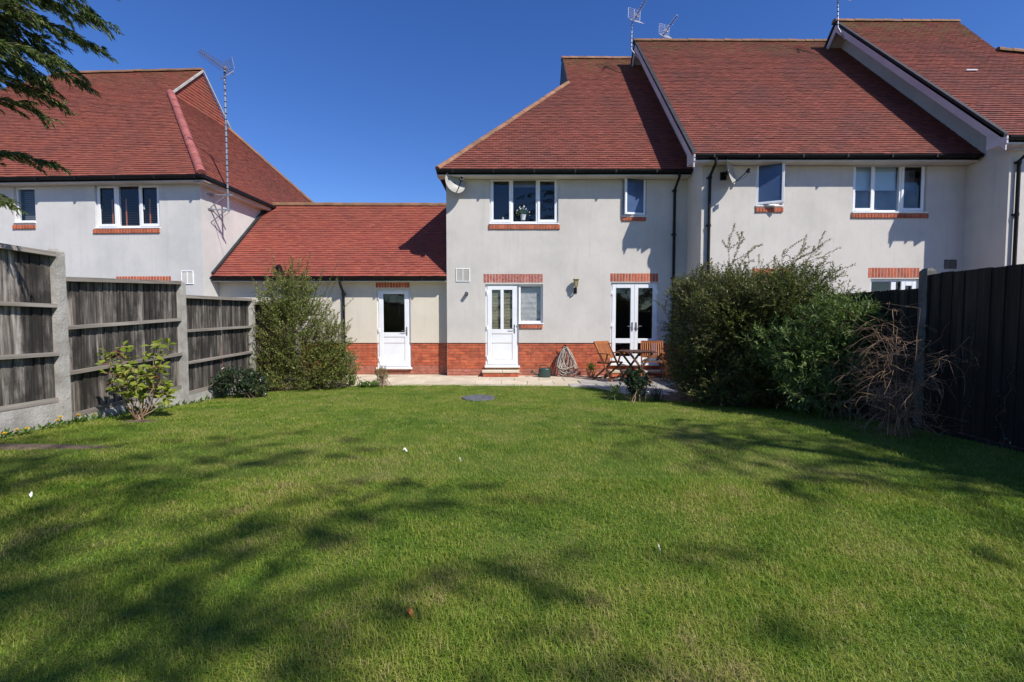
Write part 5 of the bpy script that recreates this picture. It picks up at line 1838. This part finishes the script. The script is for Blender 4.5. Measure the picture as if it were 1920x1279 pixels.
# small plants in front of the patio furniture
bx, by_ = GP(1188, 752)
shrub('patio_edge_shrub', 'small glossy leaved shrub at the lawn edge in front of the patio table', 'shrub', (bx, by_, gz(by_)),
      [(bx + .05, by_ + .05, gz(by_) + .30, .16, .16, .20), (bx - .02, by_ + .05, gz(by_) + .42, .08, .1, .08)], 130, .14, 8, .075, .034, M['leaf_gloss'], M['stem_tan'], upw=1.0, stems=10)
shrub('sprout', 'little fresh green sprout left of the glossy shrub at the patio edge', 'plant', (bx - .30, by_ + .12, gz(by_)), [(bx - .30, by_ + .12, gz(by_) + .16, .06, .06, .10)], 26, .09, 6, .06, .018, M['leaf_green'], M['stem_green'], upw=1.2, stems=3)
tuft('dark_sedge', 'dark arching grassy clump in shade right of the glossy shrub', 1232, 752, 70, .34, .008, M['leaf_gloss'], spread=.8)

# big dark cotoneaster
clipR = lambda P: (P[:, 0] < XR - .05) | (P[:, 2] > 2.0)
bx, by_ = 3.75, 7.3
big = shrub('large_shrub', 'huge dark small leaved shrub leaning over the lawn from the right fence', 'shrub', (bx, by_, gz(by_)),
      [B(1335, 600, 7.9, .68, .6, .80), B(1420, 600, 7.4, .80, .75, .82), B(1500, 615, 6.9, .70, .65, .78), B(1370, 700, 7.5, .80, .6, .52), B(1300, 560, 8.1, .36, .4, .42), B(1470, 700, 6.9, .7, .6, .5), B(1590, 600, 6.2, .4, .4, .4), B(1440, 690, 6.7, .55, .5, .5), B(1390, 600, 7.0, .7, .5, .7), B(1310, 680, 7.5, .5, .5, .6), B(1480, 560, 6.6, .55, .5, .45), B(1560, 640, 6.1, .5, .4, .6), B(1370, 735, 6.9, .55, .45, .3)],
      16500, .26, 13, .036, .018, M['leaf_dark'], M['stem_brown'], upw=.5, droop=.12, clip=clipR, shell=.45, stems=40)
# arching pale shoots along its top
P, T = [], []
def add_shoot(s, t, D, sub):
    a, b = PX(*s, D), PX(*t, D)
    p, q = np.array((a[0], D, a[1])), np.array((b[0], D + random.uniform(-.1, .2), b[1]))
    P.append(p); T.append(q)
    for _ in range(sub):
        f = random.uniform(.25, .95); c = p + (q - p) * f
        P.append(c); T.append(c + (q - p) * .22 + np.array([random.uniform(-.05, .30), random.gauss(0, .12), random.uniform(-.02, .16)]))
for s, t, sb in (((1375, 540), (1372, 448), 7), ((1372, 500), (1395, 442), 3), ((1380, 510), (1412, 460), 3), ((1440, 560), (1485, 458), 5), ((1450, 540), (1522, 460), 9), ((1480, 520), (1535, 458), 6), ((1470, 540), (1538, 485), 5), ((1490, 560), (1545, 500), 6), ((1500, 560), (1560, 515), 4), ((1400, 560), (1430, 480), 4), ((1340, 560), (1335, 500), 5), ((1290, 580), (1296, 505), 5), ((1270, 600), (1262, 530), 5), ((1265, 620), (1248, 570), 4), ((1560, 590), (1570, 515), 4), ((1320, 560), (1308, 500), 4), ((1520, 560), (1580, 500), 3), ((1600, 590), (1640, 552), 3), ((1350, 550), (1352, 488), 4), ((1420, 550), (1450, 500), 6)):
    add_shoot(s, t, 7.4 if s[0] > 1330 else 7.9, sb)
P, T = np.array(P), np.array(T)
A, Bs, lp, ld = sprigs(P, T - P, np.linalg.norm(T - P, axis=1), 30, .10, .9, 4)
twigs('long_shoots', A, Bs, .0035, .002, M['stem_brown'], big); leaves('shoot_leaves', lp, ld, .036, .016, M['leaf_tip'], big)

lance = shrub('lance_leaf_shrub', 'fresher green shrub with long narrow leaves growing through the front of the dark one', 'shrub', (4.05, 5.6, gz(5.6)),
      [B(1545, 610, 5.8, .36, .36, .34), B(1500, 665, 5.8, .36, .32, .34), B(1590, 590, 5.6, .30, .3, .26), B(1570, 680, 5.6, .32, .3, .36), B(1450, 640, 6.3, .3, .25, .25), B(1520, 735, 5.6, .30, .3, .18)],
      900, .22, 12, .066, .014, M['leaf_blue'], M['stem_green'], upw=.45, droop=.2, clip=clipR, shell=.5, stems=18, spread=.75)

# dry brushwood
bx, by_ = GP(1700, 800); bx, by_ = 3.93, 4.62; bz = gz(by_)
dry = thing('bare_bush', 'tangled leafless brown bush against the dark right fence', 'shrub', (bx, by_, bz))
A, Bs, ra = [], [], []
def twig_run(p, d, L, r, depth):
    n = 7; q = p.copy(); d = d.normalized()
    curl = Vector((random.gauss(0, 1), random.gauss(0, 1), random.gauss(-.9, .5))) * .20
    for k in range(n):
        d = (d + curl * (.6 + .8 * k / n) + Vector((random.gauss(0, .10), random.gauss(0, .10), random.gauss(0, .10)))).normalized()
        e = q + d * L / n
        if e.x > XR - .03: e.x = XR - .03; d.x = -abs(d.x) * .3
        if e.z < gz(e.y) + .01: e.z = gz(e.y) + .01; d.z = abs(d.z) * .3
        A.append(q.copy()); Bs.append(e.copy()); ra.append(r * (1 - .6 * k / n))
        if depth > 0 and k > 0 and random.random() < (.75 if depth > 1 else .6):
            nd = (d + Vector((random.gauss(0, .8), random.gauss(0, .8), random.gauss(.1, .6)))).normalized()
            twig_run(e, nd, L * random.uniform(.3, .6), r * .6, depth - 1)
        q = e
stems_ = []
def arc(p, d, L, r, curl, n=8):
    q = p.copy(); d = d.normalized(); pts = [q.copy()]
    for k in range(n):
        d = (d + curl * (1.0 / n) + Vector((random.gauss(0, .07), random.gauss(0, .07), random.gauss(0, .07)))).normalized()
        e = q + d * L / n
        if e.x > XR - .04: e.x = XR - .04; d.x = -abs(d.x) * .3
        if e.z < gz(e.y) + .01: e.z = gz(e.y) + .012; d.z = abs(d.z) * .4
        A.append(q.copy()); Bs.append(e.copy()); ra.append(r * (1 - .55 * k / n)); pts.append(e.copy()); q = e
    return pts
for i in range(13):
    a = random.uniform(0, 2 * math.pi); s_ = random.uniform(.05, .32)
    stems_.append(arc(Vector((bx + random.gauss(0, .05), by_ + random.gauss(0, .07), bz)), Vector((math.cos(a) * s_, math.sin(a) * s_, 1)), random.uniform(.8, 1.45), .0065, Vector((random.gauss(0, .3), random.gauss(0, .3), 0)), 10))
for i in range(270):
    st = random.choice(stems_); c = random.choice(st[2:])
    a = random.uniform(0, 2 * math.pi)
    pts = arc(c, Vector((math.cos(a) - .15, math.sin(a) * .8, random.uniform(-.3, .8))), random.uniform(.22, .52), .0026, Vector((random.gauss(0, .9), random.gauss(0, .9), random.uniform(-3.2, .1))), 7)
    for _ in range(random.choice((1, 2, 3))):
        c2 = random.choice(pts[1:]); a = random.uniform(0, 2 * math.pi)
        arc(c2, Vector((math.cos(a), math.sin(a), random.uniform(-.5, .6))), random.uniform(.10, .26), .0018, Vector((random.gauss(0, 1), random.gauss(0, 1), random.uniform(-1.8, .6))), 5)
twigs('twigs', A, Bs, np.array(ra), np.array(ra) * .85, M['dry_twig'], dry, 4)
print('dry segs', len(A))

# thin shoots climbing the dark fence
for i, (x, y, tx, ty, lb) in enumerate(((1722, 790, 1712, 610, 'beside the concrete post behind the bare bush'), (1815, 790, 1835, 625, 'on the nearest boards'), (1760, 850, 1770, 640, 'between the bare bush and the nearest boards'), (1885, 800, 1905, 690, 'nearest the right picture edge'))):
    Dd = XR / ((x - 960) / FPX) - .12
    a, b = PX(x, y, Dd), PX(tx, ty, Dd)
    r = thing('climbing_shoot', 'thin dark leafy shoot against the right fence, ' + lb, 'plant', (XR - .10, Dd, gz(Dd)), 'thin shoots in front of the right fence')
    p = Vector((XR - .12, Dd, gz(Dd))); q = Vector((XR - .06, Dd, b[1])); A, Bs = [], []; lp, ld = [], []
    pr_ = p
    for k in range(1, 9):
        c = p.lerp(q, k / 8) + Vector((random.gauss(0, .01), random.gauss(0, .03), 0)); A.append(pr_); Bs.append(c); pr_ = c
        for _ in range(7): lp.append(c + Vector((random.gauss(0, .02), random.gauss(0, .03), random.gauss(0, .04)))); ld.append((random.gauss(-.3, .6), random.gauss(0, .7), random.gauss(.3, .5)))
    twigs('stem', A, Bs, .003, .003, M['stem_brown'], r); leaves('foliage', lp, ld, .035, .016, M['leaf_gloss'], r)

# litter on the lawn
def flake(name, px, py, L, W, mat, label, cat, h=.022):
    gx_, gy_ = GP(px, py); g = gz(gy_) + h
    m = MB(); a = random.uniform(-.5, .5)
    V = []
    for i in range(6):
        t = i / 5
        w = W * math.sin(math.pi * min(max(t, .06), .94)) / 2
        V += [(gx_ + (t - .5) * L, gy_ - w, g + .012 * math.sin(t * 5)), (gx_ + (t - .5) * L, gy_, g - .004 + .012 * math.sin(t * 5)), (gx_ + (t - .5) * L, gy_ + w, g + .01 + .012 * math.sin(t * 5))]
    m.add(V, [(3 * i + j, 3 * i + 3 + j, 3 * i + 4 + j, 3 * i + 1 + j) for i in range(5) for j in (0, 1)])
    m.xf(Matrix.Translation((gx_, gy_, g)) @ Matrix.Rotation(a, 4, 'Z') @ Matrix.Translation((-gx_, -gy_, -g)))
    tag(m.build(name, mat, None), label, cat)
M['dead_leaf'] = pmat('dead_leaf', (.40, .10, .02), (.60, .28, .05), 40, .6)
flake('fallen_leaf', 770, 1162, .034, .018, M['dead_leaf'], 'orange brown fallen leaf on the near lawn', 'leaf')
flake('feather', 760, 849, .035, .018, M['white_petal'], 'small white feather left of centre on the middle lawn', 'feather')
flake('feather', 58, 935, .028, .016, M['white_petal'], 'small white feather near the left picture edge', 'feather')
flake('feather', 1236, 1037, .010, .008, M['white_petal'], 'tiny white scrap on the right half of the near lawn', 'petal')
flake('feather', 863, 867, .012, .009, M['white_petal'], 'tiny white scrap just right of the larger feather', 'petal')

# ================================================================== CONIFERS
def conifer_parts(root, trunk, branches, nsec, nleaf, lL=.075, lW=.013, secL=.34, droop=.45, thick=.014, sunk=0):
    """branches: list of (start, tip)"""
    A, Bs, ra, rb = [], [], [], []
    P, Dv, Ls = [], [], []
    for s, t in branches:
        s, t = Vector(s), Vector(t); L = (t - s).length
        q0 = s; N_ = 9
        ax = (t - s).normalized()
        for k in range(1, N_ + 1):
            f = k / N_
            q1 = s.lerp(t, f) + Vector((0, 0, .16 * L * math.sin(math.pi * f) * .8)) + Vector((random.gauss(0, .012), random.gauss(0, .012), random.gauss(0, .01)))
            A.append(q0); Bs.append(q1); ra.append(max(thick * (1.1 - f), .003)); rb.append(max(thick * (1.0 - f), .0025))
            tan = (q1 - q0).normalized(); side = tan.cross(Vector((0, 0, 1))).normalized()
            m_ = max(1, int(nsec * L / N_))
            for j in range(m_):
                c = q0.lerp(q1, random.random()); sg = random.choice((-1, 1))
                P.append(c); Dv.append(tan * random.uniform(.7, 1.2) + side * sg * random.uniform(.25, .9) + Vector((0, 0, random.uniform(-.35, .25))))
                Ls.append(secL * random.uniform(.5, 1.15) * (1.1 - .45 * f))
            q0 = q1
        P.append(t - ax * .1); Dv.append(ax + Vector((0, 0, -.2))); Ls.append(.25)
    P = np.array(P); Dv = np.array([tuple(d) for d in Dv]); Ls = np.array(Ls)
    a, b, lp, ld = sprigs(P, Dv, Ls, nleaf, droop, .42, 3)
    ld = unit(ld + np.array([0, 0, -.25]))
    twigs('branches', A, Bs, np.array(ra), np.array(rb), M['bark'], root, 5)
    twigs('twigs', a, b, .0028, .0015, M['stem_brown'], root)
    nl = len(lp)
    leaves('foliage', lp, ld, lL * RNG.uniform(.6, 1.25, nl), lW, M['leaf_conifer'], root, roll=.9)
    m = MB(); m.tube(trunk[0], trunk[1], 12); m.build('trunk', M['bark'], root)

random.seed(21); RNG = np.random.default_rng(21)
# the one whose branches reach into the top left corner
cb = Vector((-7.3, 3.9, .28))
cr = thing('conifer_tree', 'dark green conifer whose drooping sprays reach into the top left corner', 'tree', cb)
br = []
def bpx(sx_, sy_, tx, ty, D0, D1):
    a, b = PX(sx_, sy_, D0), PX(tx, ty, D1)
    br.append(((a[0], D0, a[1]), (b[0], D1, b[1])))
for sx_, sy_, tx, ty in ((-160, 20, 196, 40), (-160, 40, 190, 92), (-180, -30, 150, 8), (-160, 80, 148, 148), (-180, 60, 120, 120), (-180, -60, 120, -30), (-150, 150, 98, 186), (-160, 120, 60, 165), (-150, 0, 120, 60), (-150, -20, 90, 40), (-160, 50, 60, 90), (-170, 90, 85, 105), (-140, 190, 78, 208), (-150, 325, 96, 303), (-150, 372, 18, 376), (-150, 20, 40, 20), (-160, -40, 70, -10), (-160, 20, 80, 70), (-160, 60, 50, 120), (-160, 40, 100, 95), (-160, -10, 150, 30), (-160, 90, 70, 145), (-160, -30, 60, 40), (-160, 110, 95, 165), (-150, -60, 180, -50)):
    d = random.uniform(4.3, 5.0); bpx(sx_, sy_, tx, ty, d + random.uniform(-.5, .2), d)
conifer_parts(cr, ([cb, cb + Vector((.05, 0, 3)), cb + Vector((0, .1, 7.5))], [.16, .12, .03]), br, 40, 38, .060, .012, .30, .22)
for i in range(26):
    pass

def tree(label, x, y, h, z0, rad, nb, nsec=11, nleaf=14, lL=.12, lW=.026, secL=.5, lean=0):
    r = thing('conifer_tree', label, 'tree', (x, y, gz(y)), 'conifers behind the camera')
    b = []
    for i in range(nb):
        f = (i + random.random()) / nb
        z = z0 + (h - z0) * f; a = i * 2.4 + random.uniform(-.4, .4)
        L = rad * (1.05 - .8 * f) * random.uniform(.65, 1.2)
        b.append(((x, y, z), (x + math.cos(a) * L, y + math.sin(a) * L, z + L * random.uniform(-.25, .12))))
    conifer_parts(r, ([(x, y, gz(y) - .1), (x + lean * .5, y, h * .5), (x + lean, y, h)], [.20, .13, .02]), b, nsec, nleaf, lL, lW, secL, .35, .03)
random.seed(5); RNG = np.random.default_rng(5)
tree('tall loose conifer behind the camera whose shadow falls across the left of the lawn', 4.0, -5.3, 13.5, 5.2, 4.7, 96, 10, 12, .13, .022, .34)
tree('shorter conifer beyond the right fence behind the camera shading the near right lawn', 8.3, -1.7, 9.8, 3.2, 3.4, 66, 10, 12, .13, .022, .34)
tree('unseen dense conifer added far behind the camera on the left', -4.5, -9.0, 9.5, .6, 2.6, 46, 13, 12, .2, .06, .6)  # unseen conifers from here on are added to darken the window reflections
tree('unseen dense conifer added far behind the camera near the middle', 0.5, -11.5, 10.0, .6, 2.8, 46, 13, 12, .2, .06, .6)
tree('unseen dense conifer added far behind the camera on the right', 5.5, -10.0, 9.0, .6, 2.6, 46, 13, 12, .2, .06, .6)
tree('unseen dense conifer added farthest right behind the camera', 11.0, -10.0, 10.0, .6, 2.8, 46, 13, 12, .2, .06, .6)
